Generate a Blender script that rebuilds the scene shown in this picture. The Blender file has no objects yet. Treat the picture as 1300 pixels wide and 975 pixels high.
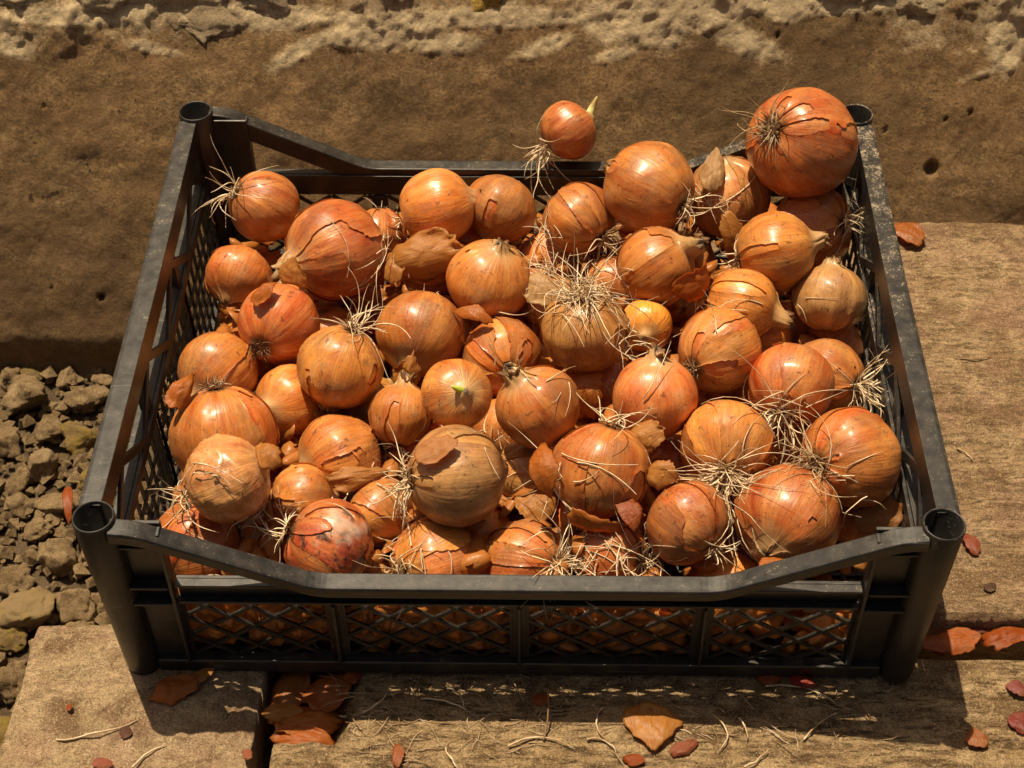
import bpy, bmesh, math, random
import numpy as np
from mathutils import Vector, Matrix, noise
S = bpy.context.scene
COL = S.collection
rad = math.radians
# ------------------------------------------------------------------ camera
cam_d = bpy.data.cameras.new('camera'); cam = bpy.data.objects.new('camera', cam_d); COL.objects.link(cam)
CAM = np.array([.0122, -.5626, .842])
def cam_axes():
    th, yw, ro = rad(46.2294), rad(-1.4289), rad(-.608)
    F = np.array([math.sin(yw)*math.cos(th), math.cos(yw)*math.cos(th), -math.sin(th)])
    R = np.array([math.cos(yw), -math.sin(yw), 0.]); U = np.cross(R, F)
    return R*math.cos(ro)+U*math.sin(ro), -R*math.sin(ro)+U*math.cos(ro), F
CR, CU, CF = cam_axes()
cam.matrix_world = Matrix(((CR[0], CU[0], -CF[0], CAM[0]), (CR[1], CU[1], -CF[1], CAM[1]), (CR[2], CU[2], -CF[2], CAM[2]), (0, 0, 0, 1)))
cam_d.sensor_width = 17.3; cam_d.lens = 2052.47/1300*17.3
cam_d.clip_start = .02; cam_d.clip_end = 200
cam_d.dof.use_dof = True; cam_d.dof.focus_distance = 1.0; cam_d.dof.aperture_fstop = 16.0
S.camera = cam
S.render.resolution_x = 1024; S.render.resolution_y = 768
# ------------------------------------------------------------------ sky and sun
SUN = Vector((-.17, .25, .95)).normalized()
w = bpy.data.worlds.new('World'); S.world = w; w.use_nodes = True
nt = w.node_tree; bg = nt.nodes['Background']
sky = nt.nodes.new('ShaderNodeTexSky'); sky.sky_type = 'NISHITA'; sky.sun_disc = False
sky.sun_elevation = math.asin(SUN.z); sky.sun_rotation = math.atan2(SUN.x, SUN.y)
sky.dust_density = 6.0; sky.air_density = .8
warm = nt.nodes.new('ShaderNodeMix'); warm.data_type = 'RGBA'; warm.blend_type = 'MULTIPLY'; warm.inputs[0].default_value = 1.; warm.inputs[7].default_value = (1, .88, .72, 1)   # hazy, warm daylight
nt.links.new(sky.outputs[0], warm.inputs[6]); nt.links.new(warm.outputs[2], bg.inputs[0]); bg.inputs[1].default_value = .05
sl = bpy.data.lights.new('sun', 'SUN'); sl.energy = 5.0; sl.angle = rad(.53); sl.color = (1, .83, .58)
so = bpy.data.objects.new('sun', sl); COL.objects.link(so); so.rotation_euler = (-SUN).to_track_quat('-Z', 'Y').to_euler()
so.location = (0, 0, 3)
S.view_settings.view_transform = 'Standard'; S.view_settings.look = 'None'; S.view_settings.gamma = 1; S.view_settings.exposure = 0.38
S.view_settings.use_curve_mapping = False

# ------------------------------------------------------------------ helpers
def ray(x, y):
    return CF + CR*(x-650)/2052.47 - CU*(y-487.5)/2052.47
def onz(x, y, z=0.):
    d = ray(x, y); p = CAM + d*(z-CAM[2])/d[2]; return Vector(p)
def tag(o, label=None, cat=None, group=None, kind=None):
    if label: o['label'] = label
    if cat: o['category'] = cat
    if group: o['group'] = group
    if kind: o['kind'] = kind
    return o
def empty(name, loc=(0, 0, 0)):
    o = bpy.data.objects.new(name, None); COL.objects.link(o); o.location = loc; o.empty_display_size = .01
    return o
def link(name, me, mat=None, parent=None, smooth=False, loc=None):
    """mesh in world coordinates; put under parent keeping world place"""
    if mat is not None and not me.materials: me.materials.append(mat)
    if smooth:
        me.polygons.foreach_set('use_smooth', [True]*len(me.polygons))
    o = bpy.data.objects.new(name, me); COL.objects.link(o)
    if parent is not None:
        o.parent = parent; o.matrix_parent_inverse = Matrix.Translation(-parent.location)
    if loc is not None: o.location = loc
    return o
def mesh(verts, faces, name='m'):
    me = bpy.data.meshes.new(name); me.from_pydata([tuple(v) for v in verts], [], faces); me.update(); return me
def bm_mesh(bm, name='m'):
    me = bpy.data.meshes.new(name); bmesh.ops.recalc_face_normals(bm, faces=bm.faces[:]); bm.to_mesh(me); bm.free(); return me
def box(bm, x0, x1, y0, y1, z0, z1):
    v = [bm.verts.new(p) for p in ((x0,y0,z0),(x1,y0,z0),(x1,y1,z0),(x0,y1,z0),(x0,y0,z1),(x1,y0,z1),(x1,y1,z1),(x0,y1,z1))]
    for f in ((0,3,2,1),(4,5,6,7),(0,1,5,4),(1,2,6,5),(2,3,7,6),(3,0,4,7)): bm.faces.new([v[i] for i in f])
def beam(bm, a, b, wid, thick, nrm):
    """rectangular bar from a to b, `thick` along nrm, `wid` across"""
    a, b, n = Vector(a), Vector(b), Vector(nrm).normalized()
    d = (b-a).normalized(); s = d.cross(n).normalized()*wid/2; t = n*thick/2
    v = [bm.verts.new(p+q) for p in (a, b) for q in (-s-t, s-t, s+t, -s+t)]
    for f in ((0,1,2,3),(7,6,5,4),(0,4,5,1),(1,5,6,2),(2,6,7,3),(3,7,4,0)): bm.faces.new([v[i] for i in f])
def bevel(o, wdt=.0006, seg=2):
    m = o.modifiers.new('bevel', 'BEVEL'); m.width = wdt; m.segments = seg; m.limit_method = 'ANGLE'; m.angle_limit = rad(35)
    return o
def sstep(a, b, x):
    t = max(0., min(1., (x-a)/(b-a))); return t*t*(3-2*t)
def fbm(v, oct=4, lac=2.1, gain=.5):
    a, s = 1., 0.
    v = Vector(v)
    for i in range(oct):
        s += a*noise.noise(v); v = v*lac; a *= gain
    return s

# ------------------------------------------------------------------ material helpers
class NT:
    def __init__(s, name):
        s.m = bpy.data.materials.new(name); s.m.use_nodes = True; s.t = s.m.node_tree
        s.b = s.t.nodes['Principled BSDF']; s.out = s.t.nodes['Material Output']
    def n(s, typ, **kw):
        nd = s.t.nodes.new(typ)
        for k, v in kw.items(): setattr(nd, k, v)
        return nd
    def lk(s, a, b): s.t.links.new(a, b)
    def obj(s): return s.n('ShaderNodeTexCoord').outputs['Object']
    def noise(s, vec, scale, detail=4, rough=.55, dist=0):
        nd = s.n('ShaderNodeTexNoise'); nd.inputs['Scale'].default_value = scale; nd.inputs['Detail'].default_value = detail
        nd.inputs['Roughness'].default_value = rough; nd.inputs['Distortion'].default_value = dist
        if vec is not None: s.lk(vec, nd.inputs['Vector'])
        return nd.outputs['Fac']
    def ramp(s, fac, pts):
        nd = s.n('ShaderNodeValToRGB'); el = nd.color_ramp.elements
        while len(el) < len(pts): el.new(.5)
        for e, (p, c) in zip(el, pts):
            e.position = p; e.color = (c, c, c, 1) if not isinstance(c, tuple) else (*c, 1)
        s.lk(fac, nd.inputs[0]); return nd.outputs[0]
    def mix(s, fac, a, b, mode='MIX'):
        nd = s.n('ShaderNodeMix', data_type='RGBA', blend_type=mode)
        for sock, v in ((nd.inputs[0], fac), (nd.inputs[6], a), (nd.inputs[7], b)):
            if isinstance(v, (int, float)): sock.default_value = v
            elif isinstance(v, tuple): sock.default_value = (*v, 1)
            else: s.lk(v, sock)
        return nd.outputs[2]
    def math(s, op, a, b=None, c=None, clamp=False):
        nd = s.n('ShaderNodeMath', operation=op); nd.use_clamp = clamp
        for i, v in enumerate((a, b, c)):
            if v is None: continue
            if isinstance(v, (int, float)): nd.inputs[i].default_value = v
            else: s.lk(v, nd.inputs[i])
        return nd.outputs[0]
    def attr(s, name):
        nd = s.n('ShaderNodeAttribute'); nd.attribute_name = name; return nd
    def bump(s, h, strength=.5, dist=.001, prev=None):
        nd = s.n('ShaderNodeBump'); nd.inputs['Strength'].default_value = strength; nd.inputs['Distance'].default_value = dist
        s.lk(h, nd.inputs['Height'])
        if prev is not None: s.lk(prev, nd.inputs['Normal'])
        return nd.outputs[0]
    def map(s, vec, sc):
        nd = s.n('ShaderNodeMapping'); nd.inputs['Scale'].default_value = sc; s.lk(vec, nd.inputs[0]); return nd.outputs[0]

def mat_onion(name, shell=False, mould=False):
    k = NT(name)
    P = k.obj()
    inf = k.n('ShaderNodeObjectInfo')
    sep = k.n('ShaderNodeSeparateXYZ'); k.lk(P, sep.inputs[0])
    ang = k.math('ARCTAN2', sep.outputs[1], sep.outputs[0])
    lat = k.attr('lat').outputs['Fac']
    rnd = k.math('MULTIPLY', inf.outputs['Random'], 37.)
    def streak(ks, kl, sc, det=3):
        c = k.n('ShaderNodeCombineXYZ')
        k.lk(k.math('MULTIPLY', k.math('COSINE', ang), ks), c.inputs[0]); k.lk(k.math('MULTIPLY', k.math('SINE', ang), ks), c.inputs[1])
        k.lk(k.math('MULTIPLY_ADD', lat, kl, rnd), c.inputs[2])
        return k.noise(c.outputs[0], sc, det, .6)
    s1 = streak(1.6, 1.0, 1.6, 4)
    s2 = streak(6, 1.6, 1.9, 3)
    va = k.n('ShaderNodeVectorMath', operation='ADD'); k.lk(P, va.inputs[0]); k.lk(rnd, va.inputs[1])
    Q = va.outputs[0]
    base = inf.outputs['Color']
    dark = k.mix(1., base, (.66, .46, .36), 'MULTIPLY')
    pale = k.mix(.46, base, (.84, .46, .13))
    c = k.mix(k.ramp(s1, [(.3, 0.), (.7, 1.)]), dark, pale)
    c = k.mix(k.math('MULTIPLY', k.ramp(s2, [(.46, 0.), (.5, 1.), (.54, 0.)]), .35), c, (.22, .055, .015))
    c = k.mix(k.math('MULTIPLY', k.ramp(k.noise(Q, 55, 4, .6), [(.52, 0.), (.7, 1.)]), .5), c, base)
    c = k.mix(k.math('MULTIPLY', k.ramp(k.noise(Q, 90, 5, .65), [(.54, 0.), (.66, 1.)]), .26), c, (.48, .34, .18))   # greyish bloom
    dirtm = k.ramp(k.noise(Q, 48, 2, .5), [(.50, 0.), (.68, 1.)])
    spk = k.ramp(k.noise(Q, 620, 4, .7), [(.57, 0.), (.66, 1.)])
    c = k.mix(k.math('MULTIPLY', k.math('MULTIPLY', dirtm, spk), .8), c, (.06, .03, .014))
    c = k.mix(k.math('MULTIPLY', k.ramp(k.noise(Q, 1500, 2, .6), [(.60, 0.), (.68, 1.)]), .35), c, (.14, .06, .03))
    c = k.mix(k.math('MULTIPLY', k.ramp(k.noise(Q, 34, 5, .72, .8), [(.50, 0.), (.62, 1.)]), .42), c, (.22, .115, .055))
    c = k.mix(k.math('MULTIPLY', k.ramp(k.noise(Q, 800, 3, .7), [(.50, 0.), (.62, 1.)]), k.ramp(k.noise(Q, 30, 3), [(.45, 0.), (.6, .22)])) , c, (.62, .48, .30))
    c = k.mix(k.math('MULTIPLY', k.ramp(k.noise(Q, 230, 4, .7, .6), [(.61, 0.), (.66, 1.)]), .7), c, (.09, .04, .02))
    if mould:
        c = k.mix(k.math('MULTIPLY', k.ramp(k.noise(Q, 45, 5, .7, .5), [(.47, 0.), (.56, 1.)]), .7), c, (.30, .035, .02))
        c = k.mix(k.math('MULTIPLY', k.ramp(k.noise(Q, 120, 6, .75, .6), [(.50, 0.), (.57, 1.)]), .9), c, (.02, .012, .01))
        c = k.mix(k.math('MULTIPLY', k.ramp(k.noise(Q, 28, 3, .6), [(.58, 0.), (.68, 1.)]), .6), c, (.60, .45, .34))
    # root plate and neck
    lj = k.math('ADD', lat, k.math('MULTIPLY', k.math('SUBTRACT', s2, .5), .10))
    c = k.mix(k.ramp(lj, [(.035, 1.), (.10, 0.)]), c, (.16, .085, .035))
    c = k.mix(k.math('MULTIPLY', k.ramp(lj, [(.80, 0.), (.93, 1.)]), .75), c, (.50, .33, .15))
    c = k.mix(k.ramp(lj, [(.968, 0.), (.985, 1.)]), c, (.09, .05, .025))
    k.lk(c, k.b.inputs['Base Color'])
    rg = k.math('MULTIPLY_ADD', k.noise(Q, 70, 3), .42, .16 if not shell else .18)
    rg = k.math('ADD', rg, k.math('MULTIPLY', dirtm, .15))
    k.lk(rg, k.b.inputs['Roughness'])
    k.b.inputs['Specular IOR Level'].default_value = .45
    k.b.inputs['Coat Weight'].default_value = .30; k.b.inputs['Coat Roughness'].default_value = .17
    h = k.math('ADD', k.math('MULTIPLY', s2, 1.0), k.math('MULTIPLY', s1, .8))
    b = k.bump(h, .35, .0012)
    b = k.bump(k.noise(Q, 75, 4, .55, 1.0), .40, .0012, b)
    k.lk(b, k.b.inputs['Normal'])
    if shell:
        tr = k.n('ShaderNodeBsdfTranslucent'); k.lk(c, tr.inputs[0])
        mx = k.n('ShaderNodeMixShader'); mx.inputs[0].default_value = .22
        k.lk(k.b.outputs[0], mx.inputs[1]); k.lk(tr.outputs[0], mx.inputs[2]); k.lk(mx.outputs[0], k.out.inputs[0])
    return k.m

def mat_skin():
    k = NT('dry_skin'); P = k.obj(); inf = k.n('ShaderNodeObjectInfo')
    cv = k.n('ShaderNodeCombineXYZ'); k.lk(k.math('MULTIPLY', k.attr('vn').outputs['Fac'], 7.), cv.inputs[0]); k.lk(k.math('MULTIPLY_ADD', k.attr('un').outputs['Fac'], .7, k.math('MULTIPLY', inf.outputs['Random'], 30.)), cv.inputs[1])
    st = k.noise(cv.outputs[0], 2.2, 4, .65)
    c = k.mix(k.ramp(st, [(.3, 0.), (.7, 1.)]), k.mix(1., inf.outputs['Color'], (.72, .58, .50), 'MULTIPLY'), inf.outputs['Color'])
    c = k.mix(k.math('MULTIPLY', k.ramp(k.noise(P, 130, 4, .65), [(.5, 0.), (.68, 1.)]), .25), c, (.50, .32, .14))
    c = k.mix(k.ramp(k.noise(P, 420, 4, .7), [(.64, 0.), (.74, .6)]), c, (.05, .025, .012))
    k.lk(c, k.b.inputs['Base Color']); k.b.inputs['Roughness'].default_value = .38
    k.lk(k.bump(k.math('ADD', st, k.noise(P, 160, 3)), .5, .0012), k.b.inputs['Normal'])
    tr = k.n('ShaderNodeBsdfTranslucent'); k.lk(c, tr.inputs[0])
    mx = k.n('ShaderNodeMixShader'); mx.inputs[0].default_value = .55
    k.lk(k.b.outputs[0], mx.inputs[1]); k.lk(tr.outputs[0], mx.inputs[2]); k.lk(mx.outputs[0], k.out.inputs[0])
    return k.m

def mat_root():
    k = NT('root'); P = k.obj(); inf = k.n('ShaderNodeObjectInfo')
    c = k.mix(k.ramp(k.noise(P, 90, 3), [(.35, 0.), (.62, 1.)]), k.mix(1., inf.outputs['Color'], (.48, .36, .24), 'MULTIPLY'), inf.outputs['Color'])
    k.lk(c, k.b.inputs['Base Color']); k.b.inputs['Roughness'].default_value = .55
    return k.m

def mat_plastic():
    k = NT('black_plastic'); P = k.obj(); g = k.n('ShaderNodeNewGeometry')
    W = g.outputs['Position']
    sw = k.n('ShaderNodeSeparateXYZ'); k.lk(W, sw.inputs[0])
    c = k.mix(k.ramp(k.noise(W, 60, 4, .6), [(.35, 0.), (.7, 1.)]), (.010, .0095, .0092), (.022, .020, .018))
    # settled dust, thick near the back right corner
    sn = k.n('ShaderNodeSeparateXYZ'); k.lk(g.outputs['Normal'], sn.inputs[0])
    up = k.ramp(sn.outputs[2], [(.45, 0.), (.9, 1.)])
    fine = k.noise(W, 900, 5, .75)
    mid = k.noise(W, 120, 4, .7)
    back = k.ramp(sw.outputs[1], [(.05, .1), (.34, 1.)])
    right = k.ramp(sw.outputs[0], [(.02, .25), (.2, 1.)])
    amt = k.math('MULTIPLY', k.math('MULTIPLY', back, right), .13)
    thr = k.math('ADD', k.math('MULTIPLY_ADD', k.math('ADD', fine, k.math('MULTIPLY', mid, .5)), 1., -.905), amt)
    d = k.math('MULTIPLY', k.math('MULTIPLY', thr, 14., clamp=True), up)
    c = k.mix(k.math('MULTIPLY', d, .8), c, (.38, .30, .20))
    scr = k.ramp(k.noise(k.map(W, (.06, 1, 1)), 420, 3, .6), [(.62, 0.), (.66, 1.)])
    c = k.mix(k.math('MULTIPLY', k.math('MULTIPLY', scr, k.ramp(k.noise(W, 25, 3), [(.48, 0.), (.6, 1.)])), .22), c, (.30, .28, .25))
    film = k.math('MULTIPLY', k.math('MULTIPLY', up, k.ramp(mid, [(.35, .15), (.7, 1.)])), .035)
    c = k.mix(film, c, (.40, .36, .30))
    # thin grime on the upright faces
    c = k.mix(k.math('MULTIPLY', k.ramp(k.noise(k.map(W, (1, 1, .3)), 70, 5, .7), [(.5, 0.), (.75, 1.)]), .10), c, (.22, .15, .09))
    k.lk(c, k.b.inputs['Base Color'])
    k.lk(k.math('MULTIPLY_ADD', mid, .3, .24), k.b.inputs['Roughness'])
    k.lk(k.bump(k.noise(W, 350, 4, .6), .12, .0005), k.b.inputs['Normal'])
    return k.m

def mat_rock(name, ca, cb, cc, sc=1., patch=None):
    """masonry: ca/cb body tones, cc stains; optional painted-on mask attribute for pale mortar"""
    k = NT(name); P = k.n('ShaderNodeNewGeometry').outputs['Position']; inf = k.n('ShaderNodeObjectInfo')
    va = k.n('ShaderNodeVectorMath', operation='ADD'); k.lk(P, va.inputs[0]); k.lk(k.math('MULTIPLY', inf.outputs['Random'], 9.), va.inputs[1]); Q = va.outputs[0]
    c = k.mix(k.ramp(k.noise(Q, 14*sc, 6, .65, .4), [(.32, 0.), (.68, 1.)]), ca, cb)
    c = k.mix(k.math('MULTIPLY', k.ramp(k.noise(Q, 32*sc, 6, .7), [(.48, 0.), (.66, 1.)]), .7), c, cc)
    c = k.mix(k.math('MULTIPLY', k.ramp(k.noise(Q, 420*sc, 4, .75), [(.38, 1.), (.52, 0.)]), .6), c, tuple(v*.35 for v in cc))
    c = k.mix(k.math('MULTIPLY', k.ramp(k.noise(Q, 600*sc, 3, .7), [(.58, 0.), (.68, 1.)]), .5), c, tuple(min(1, v*1.5) for v in cb))
    if not patch: c = k.mix(k.math('MULTIPLY', k.math('GREATER_THAN', inf.outputs['Random'], .72), .4), c, (.46, .33, .19))
    if patch:
        c = k.mix(k.math('MULTIPLY', k.ramp(k.noise(Q, 120, 9, .82, .3), [(.44, 1.), (.54, 0.)]), .55), c, (.12, .075, .038))
        c = k.mix(k.math('MULTIPLY', k.ramp(k.noise(Q, 210, 8, .8), [(.56, 0.), (.64, 1.)]), .45), c, (.52, .37, .20))
        c = k.mix(k.ramp(k.noise(Q, 90, 2, .5), [(.70, 0.), (.73, .9)]), c, (.05, .03, .015))
        lay = k.noise(k.map(Q, (.25, 1, 1)), 55, 5, .65, .8)
        c = k.mix(k.math('MULTIPLY', k.ramp(lay, [(.42, 0.), (.58, 1.)]), .45), c, (.33, .19, .09))
        c = k.mix(k.math('MULTIPLY', k.ramp(k.noise(Q, 5, 4, .6), [(.46, 0.), (.62, 1.)]), .5), c, (.15, .095, .045))
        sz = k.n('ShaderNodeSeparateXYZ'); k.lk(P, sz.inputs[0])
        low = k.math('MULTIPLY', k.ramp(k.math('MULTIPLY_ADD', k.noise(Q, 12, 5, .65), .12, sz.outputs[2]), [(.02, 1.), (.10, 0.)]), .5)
        c = k.mix(low, c, (.10, .062, .032))      # tone darkens unevenly towards the foot of the wall
        m = k.attr('patch').outputs['Fac']
        mm = k.ramp(k.math('ADD', m, k.math('MULTIPLY', k.math('MULTIPLY_ADD', k.noise(Q, 140, 8, .78), 1., -.5), 1.5)), [(.22, 0.), (.62, 1.)])
        pc = k.mix(k.ramp(k.noise(Q, 260, 4, .7), [(.3, 0.), (.6, 1.)]), tuple(v*.72 for v in patch), patch)
        c = k.mix(mm, c, pc)
    k.lk(c, k.b.inputs['Base Color']); k.b.inputs['Roughness'].default_value = .9; k.b.inputs['Specular IOR Level'].default_value = .2
    b = k.bump(k.noise(Q, 90*sc, 9, .78), .8, .0045)
    b = k.bump(k.noise(Q, 420*sc, 6, .8), 1., .0020, b)
    k.lk(b, k.b.inputs['Normal'])
    return k.m

def mat_board(name, ca, cb, cc, grain=.0, pink=False):
    k = NT(name); P = k.n('ShaderNodeNewGeometry').outputs['Position']
    G = k.map(P, (.22, 1, 1))
    c = k.mix(k.ramp(k.noise(P, 24, 6, .65, .5), [(.32, 0.), (.66, 1.)]), ca, cb)
    gr = k.noise(G, 260, 6, .7, .5)
    c = k.mix(k.math('MULTIPLY', k.ramp(gr, [(.40, 1.), (.54, 0.)]), grain), c, tuple(v*.40 for v in cc))
    st = k.noise(k.map(P, (.7, 1, 1)), 30, 6, .7, .6)
    c = k.mix(k.math('MULTIPLY', k.ramp(st, [(.50, 0.), (.60, 1.)]), .75), c, cc)
    if pink: c = k.mix(k.math('MULTIPLY', k.ramp(k.noise(P, 20, 3), [(.48, 0.), (.62, 1.)]), .4), c, (.50, .28, .19))
    c = k.mix(k.math('MULTIPLY', k.ramp(k.noise(P, 130, 9, .85, .4), [(.42, 1.), (.50, 0.)]), .42), c, tuple(v*.7 for v in cc))
    c = k.mix(k.math('MULTIPLY', k.ramp(k.noise(P, 75, 8, .8, .3), [(.55, 0.), (.62, 1.)]), .5), c, tuple(min(1, v*1.15) for v in cb))
    sp = k.noise(P, 900, 4, .8)
    c = k.mix(k.math('MULTIPLY', k.ramp(sp, [(.38, 1.), (.50, 0.)]), .75), c, tuple(v*.28 for v in cc))
    c = k.mix(k.math('MULTIPLY', k.ramp(k.noise(P, 750, 3, .7), [(.57, 0.), (.68, 1.)]), .6), c, tuple(min(1, v*1.5) for v in cb))
    k.lk(c, k.b.inputs['Base Color']); k.b.inputs['Roughness'].default_value = .88; k.b.inputs['Specular IOR Level'].default_value = .2
    b = k.bump(gr, grain, .002)
    b = k.bump(k.noise(P, 170, 8, .82), 1., .0055, b)
    k.lk(b, k.b.inputs['Normal'])
    return k.m

M_BULB = mat_onion('onion_bulb'); M_SHELL = mat_onion('onion_shell', True); M_SKIN = mat_skin(); M_MOULD = mat_onion('onion_mouldy', False, True); M_ROOT = mat_root()
M_PLASTIC = mat_plastic()
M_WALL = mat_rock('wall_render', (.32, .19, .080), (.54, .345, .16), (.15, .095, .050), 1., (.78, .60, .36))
M_MORTAR = mat_rock('mortar', (.66, .50, .29), (.80, .64, .41), (.40, .27, .15), 1.6)
M_YSTONE = mat_rock('yellow_stone', (.62, .38, .06), (.72, .48, .12), (.36, .22, .06), 1.6)
M_STONE = mat_rock('rubble', (.27, .18, .09), (.48, .34, .18), (.10, .058, .026), 2.2)
M_STONE2 = mat_rock('rubble_warm', (.20, .13, .055), (.34, .23, .10), (.40, .28, .03), 2.2)
M_SOIL = mat_rock('soil', (.12, .08, .045), (.20, .14, .08), (.07, .045, .025), 2.)
M_UPPER = mat_board('slab_upper', (.38, .24, .12), (.68, .48, .27), (.22, .125, .06), .75, True)
M_FRONT = mat_board('board_front', (.46, .30, .145), (.78, .55, .30), (.20, .11, .05), .9)
M_BLOCK = mat_board('block_left', (.46, .31, .165), (.78, .57, .34), (.22, .12, .06), .30, True)

# ------------------------------------------------------------------ ground, wall, boards
GZ = -.135
gm = mesh([(-6, -6, GZ), (6, -6, GZ), (6, 6, GZ), (-6, 6, GZ)], [(0, 1, 2, 3)], 'ground')
ground = link('ground', gm, M_SOIL); tag(ground, 'brown soil under the rubble beside the boards', kind='structure')

LEAN = math.tan(rad(30))
def wall_y(z): return .435 + z*LEAN
wall = empty('stone_wall', (0, .435, GZ))
tag(wall, 'rough brown rendered stone wall behind the crate, pale mortar lumps along its top', 'wall')
N_W = Vector((0, -math.cos(rad(30)), math.sin(rad(30))))
# pale plaster patches (photo pixels: x, y, half-width, half-height, tilt)
PATCH = [(640, 22, 130, 13, 0), (330, 20, 150, 15, 0), (1000, 8, 160, 10, 0), (90, 20, 110, 12, 0), (500, 38, 85, 22, -.1), (560, 56, 60, 13, -.05), (690, 60, 55, 12, -.3), (800, 30, 75, 32, 0.), (880, 15, 80, 22, 0), (380, 65, 62, 11, -.45), (440, 45, 40, 14, -.2),
         (195, 62, 45, 7, .2), (20, 60, 26, 14, .1), (1275, 60, 28, 34, -.1), (1250, 92, 45, 6, -.3), (130, 15, 70, 14, 0), (960, 60, 60, 18, .3), (780, 70, 45, 10, -.2), (1000,20,30,8,0)]
def wall_pt(x, y):
    d = ray(x, y); s = (.435 - CAM[1] + LEAN*CAM[2])/(d[1]-LEAN*d[2]); return CAM + d*s
PW = []
for (x, y, a, b, t) in PATCH:
    p = wall_pt(x, y); PW.append((p[0], p[2], a/1640., b/1640./.93, t))
HOLES = [(57, 133, 5), (1160, 181, 7), (1125, 165, 5), (987, 45, 5), (1183, 215, 16), (128, 378, 7), (63, 365, 5), (207, 152, 4), (1200, 150, 5), (1035, 65, 4), (1098, 90, 5), (200, 173, 6), (450, 118, 4), (620, 176, 4), (1232, 142, 5)]
HW = [(*(wall_pt(x, y)[[0, 2]]), r*.42*(.8+.5*math.sin(x))/1640.) for x, y, r in HOLES]
def patch_f(x, z):
    m = 0.
    for (px, pz, a, b, t) in PW:
        dx, dz = x-px, z-pz
        if abs(dx) > a*2.5: continue
        u = dx*math.cos(t)-dz*math.sin(t); v = dx*math.sin(t)+dz*math.cos(t)
        m = max(m, 1.25-math.sqrt((u/a)**2+(v/b)**2))
    return max(0., min(1., m))
xs = np.concatenate([np.arange(-1.4, -.52, .03), np.arange(-.50, .48, .0021), np.arange(.5, 1.5, .03)])
zs = np.concatenate([np.arange(GZ-.02, .19, .0021), np.arange(.19, .6, .02)])
V, PA = [], []
for z in zs:
    for x in xs:
        p = Vector((x, z, 0))
        m = patch_f(x, z) if z > .02 else 0.
        h = .005*fbm(p*6, 3) + .0011*fbm(p*34+Vector((3, 1, 0)), 4, 2.1, .6)
        h += .0016*fbm(Vector((x*3, z*30, 2)), 3)*(1-sstep(.02, .10, z))          # bedding lines low down
        r = noise.noise(p*24+Vector((9, 4, 1)))
        top = sstep(.098, .150, z + .035*noise.noise(p*7)) * (1.0 if x < -.12 else 1.0-.45*sstep(-.12, .0, x)*(1-sstep(.30, .34, x)))
        bs = max(m*(.55+.45*sstep(.09, .13, z)), .42*top) + .24*fbm(p*22+Vector((2, 2, 2)), 3)
        rl = sstep(.28, .46, bs)*(1 if m > .02 or top > .1 else 0)
        m = max(0., min(1., bs*1.15))*(1 if m > .02 or top > .1 else 0)
        h += .0006*rl + (.35+rl)*.0011*fbm(p*75, 4, 2., .7)                                        # plaster skin stands proud
        h += top*(.007*max(0, fbm(p*30+Vector((5, 5, 5)), 4, 2., .6)) - .001)
        for (hx, hz, hr) in HW:
            dd = math.hypot(x-hx, z-hz)
            if dd < hr*1.6: h -= .006*(1-sstep(.5, 1.3, dd/hr))
        h -= .016*(1-sstep(-.125, -.09, z+.012*noise.noise(Vector((x*14, 0, 0)))))
        V.append((x, wall_y(z)+N_W.y*h, z+N_W.z*h)); PA.append(m)
nx = len(xs); F = [(j*nx+i, j*nx+i+1, (j+1)*nx+i+1, (j+1)*nx+i) for j in range(len(zs)-1) for i in range(nx-1)]
me = mesh(V, F, 'wall_face'); at = me.attributes.new('patch', 'FLOAT', 'POINT'); at.data.foreach_set('value', PA)
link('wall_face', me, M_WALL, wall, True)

def lump(c, r, seed, sub=4, rough=.35, planes=0, flat=(1, 1, 1), tilt=0.):
    bm = bmesh.new(); bmesh.ops.create_icosphere(bm, subdivisions=sub, radius=1)
    rnd = random.Random(seed); pl = []
    for i in range(planes):
        n = Vector((rnd.gauss(0, 1), rnd.gauss(0, 1), rnd.gauss(0, 1))).normalized(); pl.append((n, rnd.uniform(.55, .85)))
    o = Vector((seed*1.7, seed*.3, 0))
    for v in bm.verts:
        p = v.co.copy()
        for n, d in pl:
            e = p.dot(n)-d
            if e > 0: p -= n*e*.9
        p *= 1+rough*(.55*noise.noise(p*1.3+o)+.3*noise.noise(p*3+o)+.17*noise.noise(p*7+o)+.09*noise.noise(p*15+o))
        p = Vector((p.x*flat[0], p.y*flat[1], p.z*flat[2]))
        if tilt: p = Matrix.Rotation(tilt, 3, 'Y') @ p
        v.co = p*r
        v.co += Vector(c)
    return bm_mesh(bm)
# mortar-covered stones along the top of the wall (photo px of centre, half sizes px)
TOPS = [(15, -5, 55, 28, 1), (125, 2, 75, 34, 2), (245, 20, 62, 48, 3), (215, -8, 120, 34, 4), (340, -10, 65, 36, 5), (470, -15, 75, 26, 6), (620, -18, 40, 32, 7), (1045, -22, 75, 36, 8), (1190, -8, 52, 38, 9), (1110,-25,60,34,10), (945, -30, 60, 30, 11), (760,-40,90,30,12)]
for (x, y, a, b, sd) in TOPS:
    p = wall_pt(x, y); me = lump((p[0], p[1]+.0075, p[2]), 1, sd, 5, .8, 5, (a/1640., .009, b/1640./.9))
    Rm = Matrix.Rotation(-rad(30), 3, 'X'); cc = Vector((p[0], p[1]+.0075, p[2]))
    for v in me.vertices: v.co = cc+Rm @ (v.co-cc)
    link('stone', me, M_YSTONE if sd == 7 else M_MORTAR, wall, True)

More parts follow.
